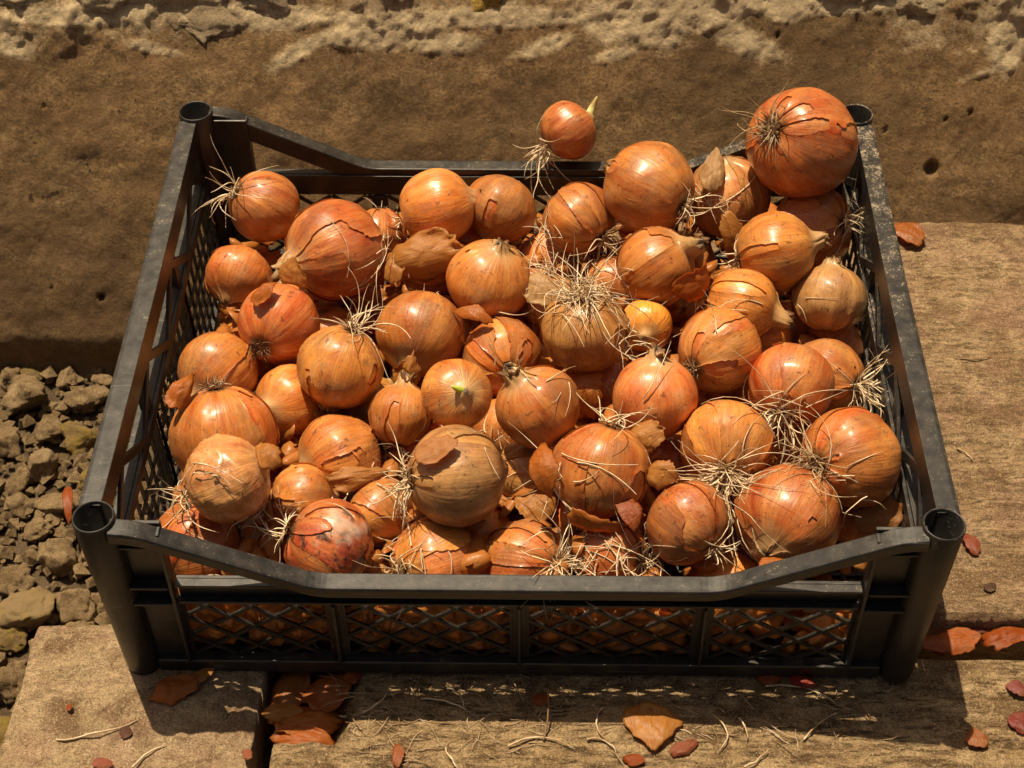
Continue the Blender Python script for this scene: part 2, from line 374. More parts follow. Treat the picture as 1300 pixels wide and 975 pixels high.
def slab(name, x0, x1, y0, y1, zt, zb, sx, sy, hf, mat):
    X = np.linspace(x0, x1, max(2, int((x1-x0)/sx))); Y = np.linspace(y0, y1, max(2, int((y1-y0)/sy)))
    V = []; n, m = len(X), len(Y)
    for y in Y:
        for x in X:
            e = min(x-x0, x1-x, y-y0, y1-y)
            ed = -.0022*(1-sstep(0, .006+.004*noise.noise(Vector((x*60, y*60, 0))), e))
            V.append((x+.0012*noise.noise(Vector((x*40, y*40, 5))), y+.0016*noise.noise(Vector((x*40, y*40, 9)))*(1 if e < .01 else 0), zt+ed+hf(x, y)))
    F = [(j*n+i, j*n+i+1, (j+1)*n+i+1, (j+1)*n+i) for j in range(m-1) for i in range(n-1)]
    # sides
    loop = [i for i in range(n)] + [j*n+n-1 for j in range(1, m)] + [(m-1)*n+i for i in range(n-2, -1, -1)] + [j*n for j in range(m-2, 0, -1)]
    rows = [loop]
    for q in (.12, .4, 1.):
        b0 = len(V)
        for idx in loop:
            v = V[idx]; z = v[2]+(zb-v[2])*q
            V.append((v[0]+.003*noise.noise(Vector((v[0]*30, v[1]*30, z*40))), v[1]+.003*noise.noise(Vector((v[0]*30, v[1]*30, z*40+7))), z))
        rows.append(list(range(b0, b0+len(loop))))
    L = len(loop)
    for a, b in zip(rows, rows[1:]):
        F += [(b[i], b[(i+1) % L], a[(i+1) % L], a[i]) for i in range(L)]
    return link(name, mesh(V, F, name), mat, None, True)
def h_upper(x, y):
    gv = sstep(.06, .12, y)*(1-sstep(.22, .27, y))
    return .0018*fbm((x*60, y*60, 0), 4, 2.1, .6) + gv*.0036*fbm((x*16, y*130, 1), 4) + .0012*fbm((x*10, y*10, 3), 2) - .0020*max(0, fbm((x*130, y*130, 2), 2)-.35)
o = slab('slab', -.19, .62, .048, .428, -.001, -.13, .0022, .0015, h_upper, M_UPPER)
tag(o, 'wide weathered tan slab running back to the wall on the right of the crate', 'slab')
def h_front(x, y):
    h = .0009*fbm((x*50, y*50, 7), 3) + .0022*fbm((x*9, y*120, 4), 4) + .0012*fbm((x*8, y*14, 3), 2)
    hol = (1-sstep(-.118, -.095, x+.01*noise.noise(Vector((0, y*60, 0)))))*sstep(-.052, -.040, y+.006*noise.noise(Vector((x*50, 0, 3))))
    return min(0, h)+h*.3-.024*hol
o = slab('board', -.1460, .62, -.30, .0135, -.0025, -.12, .0018, .0014, h_front, M_FRONT)
tag(o, 'long weathered board in front of the crate with grain ridges and scattered root threads', 'board')
def h_block(x, y):
    h = .0014*fbm((x*55, y*55, 17), 4, 2.1, .6) + .0018*fbm((x*12, y*26, 4), 3) - .004*max(0, fbm((x*70, y*70, 3), 2)-.30)
    g = abs(x-(-.176+(y+.05)*.18)); h -= .0015*(1-sstep(0, .003, g))*(1 if y < -.005 else 0)
    return h
o = slab('block', -.3050, -.1560, -.30, .030, .0, -.13, .0014, .0014, h_block, M_BLOCK)
for v in o.data.vertices:
    if v.co.y > 0: v.co.y += (v.co.x+.305)*.06
    v.co.x += (v.co.y-.02)*.03-(.0 if v.co.y < 0 else 0)
tag(o, 'pale pitted block under the front left corner of the crate', 'block')

# rubble to the left
rnd = random.Random(5)
variants = []
for i in range(12):
    variants.append((lump((0, 0, 0), 1, 40+i, 4, .55, 13, (1, rnd.uniform(.7, .95), rnd.uniform(.6, .85))), i))
    me = variants[-1][0]; me.materials.append(M_STONE if i % 4 else M_STONE2)
    me.polygons.foreach_set('use_smooth', [True]*len(me.polygons))
placed = []
def put_stone(x, y, r, lift=.3):
    me, _ = variants[rnd.randrange(12)]
    o = bpy.data.objects.new('stone', me); COL.objects.link(o); o.parent = ground
    o.location = (x, y, GZ+r*lift); o.scale = (r, r, r); o.rotation_euler = (rnd.uniform(-.5, .5), rnd.uniform(-.5, .5), rnd.uniform(0, 6.3))
    placed.append((x, y, r))
for (px, py, rp) in ((70, 708, 31), (36, 775, 40), (92, 768, 34), (45, 670, 22), (55, 590, 34), (30, 505, 44), (110, 505, 34), (25, 640, 22), (105, 560, 34), (75, 635, 30), (15, 735, 24), (20, 865, 34), (10, 805, 24), (112, 705, 20), (60, 545, 30), (5, 560, 30), (115, 610, 26), (20, 610, 24), (125, 660, 24), (85, 477, 20), (130, 475, 18), (40, 470, 18), (8, 930, 26), (10, 475, 20), (100, 800, 26), (60, 820, 24)):
    p = onz(px, py, GZ+.01); put_stone(p.x, p.y, rp/1500.*.88, .45)
tries = 0
while len(placed) < 290 and tries < 9000:
    tries += 1
    x, y, r = rnd.uniform(-.75, -.19), rnd.uniform(-.32, .42), rnd.choice((.009, .012, .015, .020))
    if x > -.30 and y < .03: continue
    if all(math.hypot(x-a, y-b) > (r+c)*.78 for a, b, c in placed): put_stone(x, y, r, .2)
V, F = [], []
bmv, bmf = [], []
for i in range(5200):
    x, y, r = rnd.uniform(-.7, -.19), rnd.uniform(-.3, .42), rnd.choice((.003, .004, .0055, .008))
    b0 = len(V); z = GZ+r*.3+rnd.random()*.006
    oc = [(1, 0, 0), (-1, 0, 0), (0, 1, 0), (0, -1, 0), (0, 0, 1), (0, 0, -1), (.6, .6, .5), (-.6, .5, .6), (.5, -.6, .5), (-.5, -.6, .6)]
    rot = Matrix.Rotation(rnd.uniform(0, 6.3), 3, 'Z') @ Matrix.Rotation(rnd.uniform(0, 6.3), 3, 'X')
    for p in oc[:6]:
        q = rot @ (Vector(p)*r*rnd.uniform(.7, 1.2)); V.append((x+q.x, y+q.y, z+q.z*.8))
    for f in ((0, 2, 4), (2, 1, 4), (1, 3, 4), (3, 0, 4), (2, 0, 5), (1, 2, 5), (3, 1, 5), (0, 3, 5)): F.append(tuple(b0+q for q in f))
tag(link('gravel', mesh(V, F, 'gravel'), M_STONE), 'fine brown gravel between the larger stones left of the crate', 'gravel', kind='stuff')

# ------------------------------------------------------------------ the crate
HX, DY, HT, LOW = .235, .3715, .1466, .096
crate = empty('plastic_crate', (0, DY/2, 0))
tag(crate, 'black plastic crate with lattice sides and open corner tubes, full of onions', 'crate')
def part(name, bm, bv=.0006): 
    o = link(name, bm_mesh(bm, name), M_PLASTIC, crate)
    if bv: bevel(o, bv)
    return o
def tube_part(cx, cy, slot):
    n = 40; ro, ri = .0119, .0104; V, F = [], []
    ta = math.atan2(-(cy-DY/2), -cx)   # taper towards the middle
    rings = [(ro-.0006, HT-.0004, 0), (ro, HT-.0012, 0), (ro*.985, .10, 0), (ro*.96, .05, 0), (ro*.94, .003, 0), (ro*.90, .0008, 0), (.0, .0008, 0)]
    ringi = [(ri+.0006, HT-.0004, 0), (ri, HT-.0012, 0), (ri, .055, 0), (.0, .055, 0)]
    def add(rs):
        out = []
        for r, z, _ in rs:
            k = (HT-z)/HT; ox = -math.copysign(.004, cx)*k; oy = -math.copysign(.003, cy-DY/2)*k
            out.append(len(V))
            for i in range(n):
                a = i/n*2*math.pi
                V.append((cx+ox+r*math.cos(a), cy+oy+r*math.sin(a), z))
        return out
    A = add(rings); B = add(ringi)
    for R_, flip in ((A, 0), (B, 1)):
        for a, b in zip(R_, R_[1:]):
            for i in range(n):
                j = (i+1) % n; f = (a+i, b+i, b+j, a+j)
                F.append(f[::-1] if flip else f)
    for i in range(n):
        j = (i+1) % n; F.append((A[0]+i, A[0]+j, B[0]+j, B[0]+i))
    me = mesh(V, F, 'corner_tube')
    bm = bmesh.new(); bm.from_mesh(me); bmesh.ops.remove_doubles(bm, verts=bm.verts[:], dist=1e-5)
    return link('corner_tube', bm_mesh(bm, 'corner_tube'), M_PLASTIC, crate, True)
for sx in (-1, 1):
    for cy in (0, DY): tube_part(sx*HX, cy, 0)

def sweep(name, path, prof):
    """path: (x,z) list along X, prof: closed (y,z) outline"""
    V, F = [], []
    n = len(prof)
    for i, (x, z) in enumerate(path):
        for (py, pz) in prof: V.append((x, py, z+pz))
    for i in range(len(path)-1):
        for j in range(n):
            k = (j+1) % n; F.append((i*n+j, i*n+k, (i+1)*n+k, (i+1)*n+j))
    F.append(tuple(range(n))[::-1]); F.append(tuple((len(path)-1)*n+j for j in range(n)))
    bm = bmesh.new(); bm.from_mesh(mesh(V, F)); return bm
def dip():
    key = [(-.2262, .1432), (-.212, .142), (-.116, LOW-.001), (.116, LOW-.001), (.212, .142), (.2262, .1432)]
    out = [key[0]]
    for a, b, c in zip(key, key[1:], key[2:]):
        for q in range(7):
            t = q/6; d = .010
            p0 = (b[0]-d*(b[0]-a[0])/math.hypot(b[0]-a[0], b[1]-a[1]), b[1]-d*(b[1]-a[1])/math.hypot(b[0]-a[0], b[1]-a[1]))
            p2 = (b[0]+d*(c[0]-b[0])/math.hypot(c[0]-b[0], c[1]-b[1]), b[1]+d*(c[1]-b[1])/math.hypot(c[0]-b[0], c[1]-b[1]))
            out.append(tuple((1-t)**2*p0[i]+2*t*(1-t)*b[i]+t*t*p2[i] for i in (0, 1)))
    out.append(key[-1]); return out
PATH = dip()
def rimprof(s):
    # s=-1 outer side towards -y, +1 towards +y
    pr = [(.0015, -.0006), (.0009, .0), (-.0085, .0), (-.0100, -.0006), (-.0106, -.002), (-.0106, -.0085), (-.0092, -.0085), (-.0092, -.0026), (-.0008, -.0026), (-.0008, -.0075), (.0015, -.0075)]
    return pr if s < 0 else [(-y, z if z > -.007 or y < 0 else -.0155) for y, z in pr][::-1]
for s, y0 in ((-1, 0.), (1, DY)):
    bm = sweep('rim', PATH, [(y0+a, b) for a, b in rimprof(s)]); o = part('end_rim', bm, .0004)
# straight side rims
for sx in (-1, 1):
    pr = [(.0010, .0), (-.0010, .0), (-.0095, .0), (-.0118, -.0004), (-.0123, -.002), (-.0123, -.010), (-.0108, -.010), (-.0108, -.0028), (-.0004, -.0028), (-.0004, -.018), (.0016, -.018)]
    V, F = [], []; ys = [.0095, .05, .19, .32, DY-.0095]
    for y in ys:
        bow = -.0012*math.sin((y/DY)*math.pi)
        for a, b in pr: V.append((sx*(HX-.001+bow-a+.0), y, .1440+b))
    n = len(pr)
    for i in range(len(ys)-1):
        for j in range(n): k = (j+1) % n; F.append((i*n+j, i*n+k, (i+1)*n+k, (i+1)*n+j))
    F.append(tuple(range(n))); F.append(tuple((len(ys)-1)*n+j for j in range(n)))
    bm = bmesh.new(); bm.from_mesh(mesh(V, F)); part('side_rim', bm, .0004)

XP0, XP1 = .2235, .199          # corner plates
NZ0, NZ1 = .0125, .0700
def xin(z): return (HT-z)/HT*.004
for s, y0 in ((-1, 0.), (1, DY)):
    q = lambda y: y0 + s*y      # outward positive
    def bx(bm, x0, x1, ya, yb, z0, z1):
        a, b = sorted((q(ya), q(yb))); box(bm, x0, x1, a, b, z0, z1)
    # middle band with a small ledge
    bm = bmesh.new(); bx(bm, -XP1+.001, XP1-.001, -.0030, -.0006, .0720, .0895); bx(bm, -XP1+.001, XP1-.001, -.0004, .0052, .0875, .0897); bx(bm, -XP1+.001, XP1-.001, -.0004, .0046, .0712, .0732)
    part('middle_band', bm, .0004)
    bm = bmesh.new(); bx(bm, -.2205, .2205, -.0034, .0042, .0008, .0120)
    part('bottom_rail', bm, .0008)
    for sx in (-1, 1):
        bm = bmesh.new()
        x0, x1 = sorted((sx*(XP0+.001), sx*XP1)); bx(bm, x0, x1, -.0032, -.0008, .0122, .1395)
        bx(bm, min(sx*XP1, sx*(XP1+.0022)), max(sx*XP1, sx*(XP1+.0022)), -.0006, .0062, .0124, .1372)
        for z in (.0712, .0868, .1220): bx(bm, x0+.0003+(.0024 if sx > 0 else 0), x1-.0003-(.0024 if sx < 0 else 0), -.0005, .0068 if z < .1 else .0050, z, z+.0018)
        part('corner_plate', bm, .0005)
    for x in (-.108, .001, .110):
        bm = bmesh.new(); bx(bm, x-.0042, x+.0042, -.0036, -.0002, .0123, .0708); bx(bm, x-.0010, x+.0010, .0000, .0060, .0123, .0709)
        if s < 0: pass
        part('upright', bm, .0005)
    # lattice bays
    edges = [(-XP1+.0005, -.1125), (-.1035, -.0035), (.0055, .1055), (.1145, XP1-.0005)]
    for (a, b) in edges:
        bm = bmesh.new(); hgt = NZ1-NZ0; sl = hgt/ (hgt/math.tan(rad(33)))
        run = hgt/math.tan(rad(36)); step = .0268
        for sg in (-1, 1):
            c = a-run
            while c < b+run:
                # line x = c + sg*t*run
                pa, pb = (c, NZ0), (c+run, NZ1)
                if sg < 0: pa, pb = (c+run, NZ0), (c, NZ1)
                # clip to [a,b]
                (xa, za), (xb, zb) = pa, pb
                def clip(x): 
                    t = (x-xa)/(xb-xa); return za+(zb-za)*t
                lo, hi = min(xa, xb), max(xa, xb)
                l2, h2 = max(lo, a), min(hi, b)
                if h2-l2 > .003:
                    p1, p2 = Vector((l2, q(-.0014-.0005*(sg > 0)), clip(l2))), Vector((h2, q(-.0014-.0005*(sg > 0)), clip(h2)))
                    beam(bm, p1, p2, .0025, .0018, (0, s, 0))
                c += step
        box(bm, a-.0006, a+.0014, min(q(-.0008), q(-.0030)), max(q(-.0008), q(-.0030)), NZ0, NZ1)
        box(bm, b-.0014, b+.0006, min(q(-.0008), q(-.0030)), max(q(-.0008), q(-.0030)), NZ0, NZ1)
        part('lattice_panel', bm, 0)
# long sides: truss above, square grid below
for sx in (-1, 1):
    X = lambda z, d=0.: sx*(HX-.0015-xin(z)+d)
    ya, yb = .0130, DY-.0130
    def sb(bm, z0, z1, d0, d1, y0=ya, y1=yb):
        a, b = sorted((X(z0, d0), X(z0, d1))); box(bm, a, b, y0, y1, z0, z1)
    bm = bmesh.new(); sb(bm, .0880, .0960, -.0012, .0012); sb(bm, .0942, .0962, .0013, .0100); part('side_rail', bm, .0005)
    bm = bmesh.new(); sb(bm, .0008, .0120, -.0022, .0022); part('bottom_rail', bm, .0006)
    bm = bmesh.new(); y = ya; k = 0; st = (yb-ya)/8
    while k < 8:
        z0, z1 = (.0962, .1270) if k % 2 == 0 else (.1270, .0962)
        beam(bm, (X(z0), y, z0), (X(z1), y+st, z1), .0060, .0024, (1, 0, 0)); y += st; k += 1
    part('truss', bm, .0005)
    for yy in (ya+.004, (2*ya+yb)/3, (ya+2*yb)/3, yb-.004):
        bm = bmesh.new(); beam(bm, (X(.012, .0018), yy, .0122), (X(.13, .0018), yy, .1268), .0078, .0022, (1, 0, 0)); beam(bm, (X(.012, .0052), yy, .0122), (X(.13, .0052), yy, .1268), .0018, .0052, (1, 0, 0)); part('upright', bm, .0004)
    yy0 = ya
    for i in range(3):
        y0 = ya+.008+(yb-ya-.008)*i/3; y1 = ya-.0+(yb-ya-.008)*(i+1)/3
        bm = bmesh.new()
        for k in range(9):
            y = y0+(y1-y0)*k/8; beam(bm, (X(.012), y, .0122), (X(.0878), y, .0878), .0021, .0018, (1, 0, 0))
        for z in (.0245, .0365, .0485, .0600, .0725): beam(bm, (X(z, -.0009), y0, z), (X(z, -.0009), y1, z), .0021, .0018, (1, 0, 0))
        part('side_grid', bm, 0)
# bottom grid
bm = bmesh.new(); pitch = .0152; x = -.2185
while x < .219: box(bm, x-.0013, x+.0013, .006, DY-.006, .0072, .0108); x += pitch
y = .0075
while y < DY-.004: box(bm, -.2190, .2190, y-.0013, y+.0013, .0062, .0098); y += pitch
for y in (.095, .19, .28): box(bm, -.2192, .2192, y-.005, y+.005, .0045, .0114)
for x in (-.11, 0, .11): box(bm, x-.005, x+.005, .0062, DY-.0062, .0040, .0119)
part('floor_grid', bm, 0)

# ------------------------------------------------------------------ onions
POS = {
1:(-0.1832,0.3152,0.1050,0.0251),2:(-0.1972,0.2629,0.0850,0.0235),3:(-0.1277,0.2624,0.1100,0.0338),4:(-0.1592,0.1964,0.1049,0.0274),
5:(-0.1145,0.1520,0.1095,0.0265),6:(-0.0614,0.3179,0.1030,0.0273),7:(-0.0173,0.3314,0.0904,0.0260),8:(-0.0222,0.2349,0.1100,0.0279),
9:(-0.0667,0.1979,0.0950,0.0291),10:(0.0413,0.1863,0.1102,0.0280),11:(-0.0130,0.1856,0.0850,0.0265),12:(0.0395,0.3118,0.0979,0.0256),
13:(0.0870,0.3140,0.1250,0.0317),14:(0.0316,0.3890,0.1165,0.0217),15:(0.1903,0.3255,0.1557,0.0372),16:(0.1450,0.3284,0.1050,0.0290),
17:(0.2030,0.3033,0.0992,0.0287),18:(0.1695,0.2529,0.1207,0.0264),19:(0.2055,0.2310,0.0990,0.0248),20:(0.0905,0.2495,0.1090,0.0265),
21:(0.1084,0.2622,0.0734,0.0192),22:(0.1454,0.2164,0.1051,0.0239),23:(0.1270,0.1694,0.1100,0.0267),24:(0.1701,0.1412,0.1079,0.0267),
25:(0.1978,0.1726,0.0821,0.0257),26:(0.0833,0.1263,0.1120,0.0264),27:(0.0111,0.1140,0.1150,0.0252),28:(-0.0388,0.1201,0.1200,0.0218),
29:(-0.0745,0.1250,0.0950,0.0198),30:(-0.0371,0.0662,0.1050,0.0302),31:(0.0495,0.0758,0.1000,0.0295),32:(0.1267,0.0989,0.1000,0.0280),
33:(0.1007,0.0448,0.0900,0.0253),34:(0.1605,0.0492,0.0899,0.0310),35:(0.2008,0.0862,0.1022,0.0301),36:(-0.1970,0.1673,0.0900,0.0256),
37:(-0.1835,0.1053,0.0950,0.0323),38:(-0.1717,0.0543,0.1150,0.0270),39:(-0.1497,0.1512,0.0785,0.0235),40:(-0.1136,0.1061,0.0756,0.0278),
41:(-0.1326,0.0688,0.0792,0.0212),42:(-0.1126,0.0319,0.0799,0.0282),43:(-0.1967,0.0457,0.0610,0.0279),44:(-0.0859,0.0678,0.0688,0.0218),
45:(-0.0501,0.0357,0.0621,0.0267),46:(0.0033,0.0347,0.0619,0.0257),47:(0.1283,0.0310,0.0411,0.0240),48:(0.0558,0.0427,0.0601,0.0230),
49:(0.0828,0.2156,0.0872,0.0179),50:(-0.1029,0.3152,0.0800,0.0186),51:(-0.0635,0.2721,0.0903,0.0240),53:(0.0040,0.1022,0.0672,0.0209),
54:(0.2147,0.0731,0.0550,0.0196),55:(-0.0997,0.1619,0.0600,0.0234),56:(0.1622,0.2274,0.0674,0.0226),57:(0.0196,0.2354,0.0881,0.0203),
58:(-0.1534,0.0570,0.0503,0.0195),59:(0.0398,0.0785,0.0497,0.0208),60:(0.0199,0.3140,0.0571,0.0229),61:(0.1860,0.2535,0.0460,0.0221),
62:(-0.1476,0.2710,0.0569,0.0235),63:(-0.0243,0.0689,0.0450,0.0197),64:(0.1004,0.1160,0.0600,0.0201),
81:(-0.1880,0.2300,0.0500,0.0230),82:(-0.1325,0.2303,0.0579,0.0229),84:(-0.0109,0.1453,0.0600,0.0206),
86:(0.0565,0.1806,0.0648,0.0230),87:(0.0145,0.2226,0.0517,0.0217),
89:(0.1566,0.1739,0.0500,0.0200),90:(-0.0820,0.1228,0.0499,0.0204),91:(0.1165,0.3116,0.0600,0.0216),
93:(0.2149,0.2286,0.0554,0.0206),94:(0.0644,0.2806,0.0650,0.0223),96:(0.1771,0.1302,0.0600,0.0183),
71:(-0.2150,0.0200,0.0320,0.0160),72:(-0.1800,0.0200,0.0300,0.0160),73:(-0.1550,0.0260,0.0400,0.0125),
74:(-0.1180,0.0260,0.0320,0.0200),75:(-0.0900,0.0400,0.0400,0.0133),76:(-0.0750,0.0200,0.0300,0.0147),77:(-0.0250,0.0260,0.0300,0.0164),
78:(0.0280,0.0260,0.0300,0.0168),79:(0.0850,0.0260,0.0320,0.0200),65:(0.0300,0.1220,0.0530,0.0180),83:(-0.0530,0.1470,0.0460,0.0205),85:(-0.0800,0.2550,0.0500,0.0219),88:(0.1140,0.1780,0.0600,0.0206),92:(0.1700,0.3410,0.0650,0.0216),95:(-0.2000,0.0890,0.0490,0.0197),97:(-0.0440,0.3330,0.0550,0.0217),
}

TC = {'o': (.62, .155, .018), 'r': (.54, .090, .009), 'l': (.72, .235, .036), 'y': (.74, .265, .026), 'Y': (.84, .27, .014), 'b': (.52, .22, .060), 'g': (.47, .22, .09), 'm': (.50, .07, .018), 't': (.62, .30, .10)}
SPH = [(Vector(p[:3]), p[3]) for p in POS.values()]
CEN = np.array([p[:3] for p in POS.values()]); RADS = np.array([p[3] for p in POS.values()])
def push(P, own=None, gap=.0006, it=3):
    """move points out of every onion and above the boards"""
    P = np.array(P, float)
    for _ in range(it):
        d = P[:, None]-CEN[None]; L = np.linalg.norm(d, axis=2)+1e-9
        pen = RADS[None]*1.02+gap-L
        if own is not None: pen[:, own] = np.where(pen[:, own] > .0, pen[:, own], -1)
        k = pen.argmax(1); r = np.arange(len(P)); m = pen[r, k] > 0
        P[m] += (d[r, k][m]/L[r, k][m][:, None])*pen[r, k][m][:, None]
    return P
def hit(px, py):
    """point and normal where the line of sight of a photo pixel meets the nearest onion"""
    d = ray(px, py); d = d/np.linalg.norm(d); best = None
    for i, (c, r) in enumerate(zip(CEN, RADS)):
        oc = CAM-c; b = oc@d; q = b*b-(oc@oc-r*r)
        if q > 0:
            t = -b-math.sqrt(q)
            if best is None or t < best[0]: best = (t, i)
    if best is None: return None
    p = CAM+d*best[0]; return Vector(p), (Vector(p)-Vector(CEN[best[1]])).normalized()
def strands(rn, origin, axis, n, length, spread, droop=.5, r0=.00055, own=None, disc=.003, segs=8, curl=1.):
    V, F = [], []
    axis = axis.normalized(); t1 = axis.orthogonal().normalized(); t2 = axis.cross(t1)
    for s in range(n):
        a = rn.uniform(0, 6.283); e = rn.uniform(.1, 1)*spread
        off = (t1*math.cos(a)+t2*math.sin(a))
        p = origin+off*disc*rn.random()-axis*.001
        d = (axis*math.cos(e)+off*math.sin(e)).normalized()
        L = length*rn.choice((.45, .7, .9, 1.1, 1.4)); st = L/segs; pts = []
        bend = Vector((rn.gauss(0, 1), rn.gauss(0, 1), rn.gauss(0, 1)))*.13*curl
        for k in range(segs+1):
            pts.append(p.copy()); p = p+d*st
            bend = bend + Vector((rn.gauss(0, 1), rn.gauss(0, 1), rn.gauss(0, 1)))*.06*curl
            d = (d+bend+Vector((0, 0, -droop*.12))).normalized()
        P = push(pts, own, .0004, 2)
        P[:, 2] = np.maximum(P[:, 2], .0135 if P[:, 1].min() > .004 else -.0005)
        rr = r0*rn.uniform(.6, 1.25)
        tube_into(V, F, [Vector(q) for q in P], rr)
    return V, F
def tube_into(V, F, pts, r, taper=.25, sides=4):
    b0 = len(V); n = len(pts)
    for i, p in enumerate(pts):
        d = (pts[min(i+1, n-1)]-pts[max(i-1, 0)])
        d = d.normalized() if d.length > 1e-7 else Vector((0, 0, 1))
        u = d.orthogonal().normalized(); v = d.cross(u)
        u2 = (Vector((0, 0, 1))-d*d.z); 
        if u2.length > .1: u = u2.normalized(); v = d.cross(u)
        q = r*(1-(1-taper)*(i/(n-1))**1.5)
        for j in range(sides):
            a = j/sides*6.2832+.78; V.append(p+u*math.cos(a)*q+v*math.sin(a)*q)
    for i in range(n-1):
        for j in range(sides):
            k = (j+1) % sides; F.append((b0+i*sides+j, b0+i*sides+k, b0+(i+1)*sides+k, b0+(i+1)*sides+j))
    F.append(tuple(b0+(n-1)*sides+j for j in range(sides)))

NU, NL = 64, 44
def bulb_mesh(R, k, neck, nw, seed, wrinkle=0., shell=None, bend=0., offs=0.):
    """surface of revolution about local z, root at -z, neck at +z, made uneven"""
    o = Vector((seed*3.1, seed*1.3, seed*.7)); V, LAT, MK = [], [], []
    rn = random.Random(seed); ba = rn.uniform(0, 6.28); crack = rn.uniform(0, 6.28)
    for i in range(NL+1):
        lat = i/NL; ph = lat*math.pi
        w = math.pi-ph
        for j in range(NU):
            a = j/NU*2*math.pi
            rho = R*math.sin(ph)**.93 if 0 < ph < math.pi-1e-6 else 0.
            z = -R*k*math.cos(ph)
            z += neck*math.exp(-(w/nw)**2)-.04*R*math.exp(-(w/.7)**2)
            rho += neck*.16*math.exp(-((w-nw*.55)/(nw*.5))**2)*(1 if w > .02 else 0)
            z += R*.05*math.exp(-(ph/.22)**2)
            d = Vector((math.cos(a)*math.sin(ph), math.sin(a)*math.sin(ph), -math.cos(ph)))
            s = 1+.055*noise.noise(d*1.2+o)+.018*noise.noise(d*3.0+o)
            rib = noise.noise(Vector((math.cos(a)*2.6, math.sin(a)*2.6, lat*.8))+o)
            s += .006*rib*math.sin(ph)
            if wrinkle:
                wv = Vector((d.x, d.y, d.z))*2.4+o
                s += wrinkle*(.030*abs(noise.noise(wv*1.2+Vector((noise.noise(wv*2), 0, 0))*1.5))+.014*abs(noise.noise(wv*2.7)))-wrinkle*.02
            nf = math.exp(-(w/(nw*1.2))**2)
            if neck > .004: s *= 1+nf*.35*noise.noise(Vector((math.cos(a)*2, math.sin(a)*2, z*160))+o)
            p = Vector((rho*math.cos(a)*s, rho*math.sin(a)*s, z*(1+.3*(s-1))))
            p.x += bend*neck*nf*math.cos(ba); p.y += bend*neck*nf*math.sin(ba)
            m = 1.
            if shell is not None:
                ms = noise.noise(Vector((math.cos(a)*1.5, math.sin(a)*1.5, lat*1.3))+o*1.7)*1.1+.16*noise.noise(Vector((math.cos(a)*4, math.sin(a)*4, lat*4))+o)+.06*noise.noise(d*10+o)+shell
                da = (a-crack+math.pi) % (2*math.pi)-math.pi+.25*noise.noise(Vector((lat*5, seed, 0)))+.10*noise.noise(Vector((lat*17, seed, 0)))
                if .12 < lat < .8: ms = min(ms, abs(da)*math.sin(ph)*4-.045*math.sin(lat*7)-.01*(seed % 3))
                m = ms
                p = p*(1+(.00028+.0006*math.exp(-max(0, m)/.06))/R)
            V.append(p); LAT.append(lat); MK.append(m)
    F = []
    for i in range(NL):
        for j in range(NU):
            q = (j+1) % NU; f = (i*NU+j, i*NU+q, (i+1)*NU+q, (i+1)*NU+j)
            if shell is not None and max(MK[v] for v in f) <= 0: continue
            F.append(f)
    if shell is not None:   # ragged edge: slide the outermost vertices onto the tear line
        for (i0) in range(NL+1):
            for j0 in range(NU):
                v = i0*NU+j0
                if MK[v] <= 0:
                    best = None
                    for di, dj in ((1, 0), (-1, 0), (0, 1), (0, -1), (1, 1), (-1, -1), (1, -1), (-1, 1)):
                        i1 = i0+di
                        if not 0 <= i1 <= NL: continue
                        u = i1*NU+(j0+dj) % NU
                        if MK[u] > 0 and (best is None or MK[u] > MK[best]): best = u
                    if best is not None: 
                        t = MK[best]/(MK[best]-MK[v]+1e-9); V[v] = V[best].lerp(V[v], t)*(1+.0004/R)
    used = sorted({v for f in F for v in f}); mp = {v: i for i, v in enumerate(used)}
    me = mesh([V[v] for v in used], [tuple(mp[v] for v in f) for f in F], 'bulb')
    at = me.attributes.new('lat', 'FLOAT', 'POINT'); at.data.foreach_set('value', [LAT[v] for v in used])
    return me

def vary(c, rn, s=.10):
    f = 1+rn.uniform(-s, s); return (min(1, c[0]*f), min(1, c[1]*f*(1+rn.uniform(-s, s))), min(1, c[2]*f), 1)
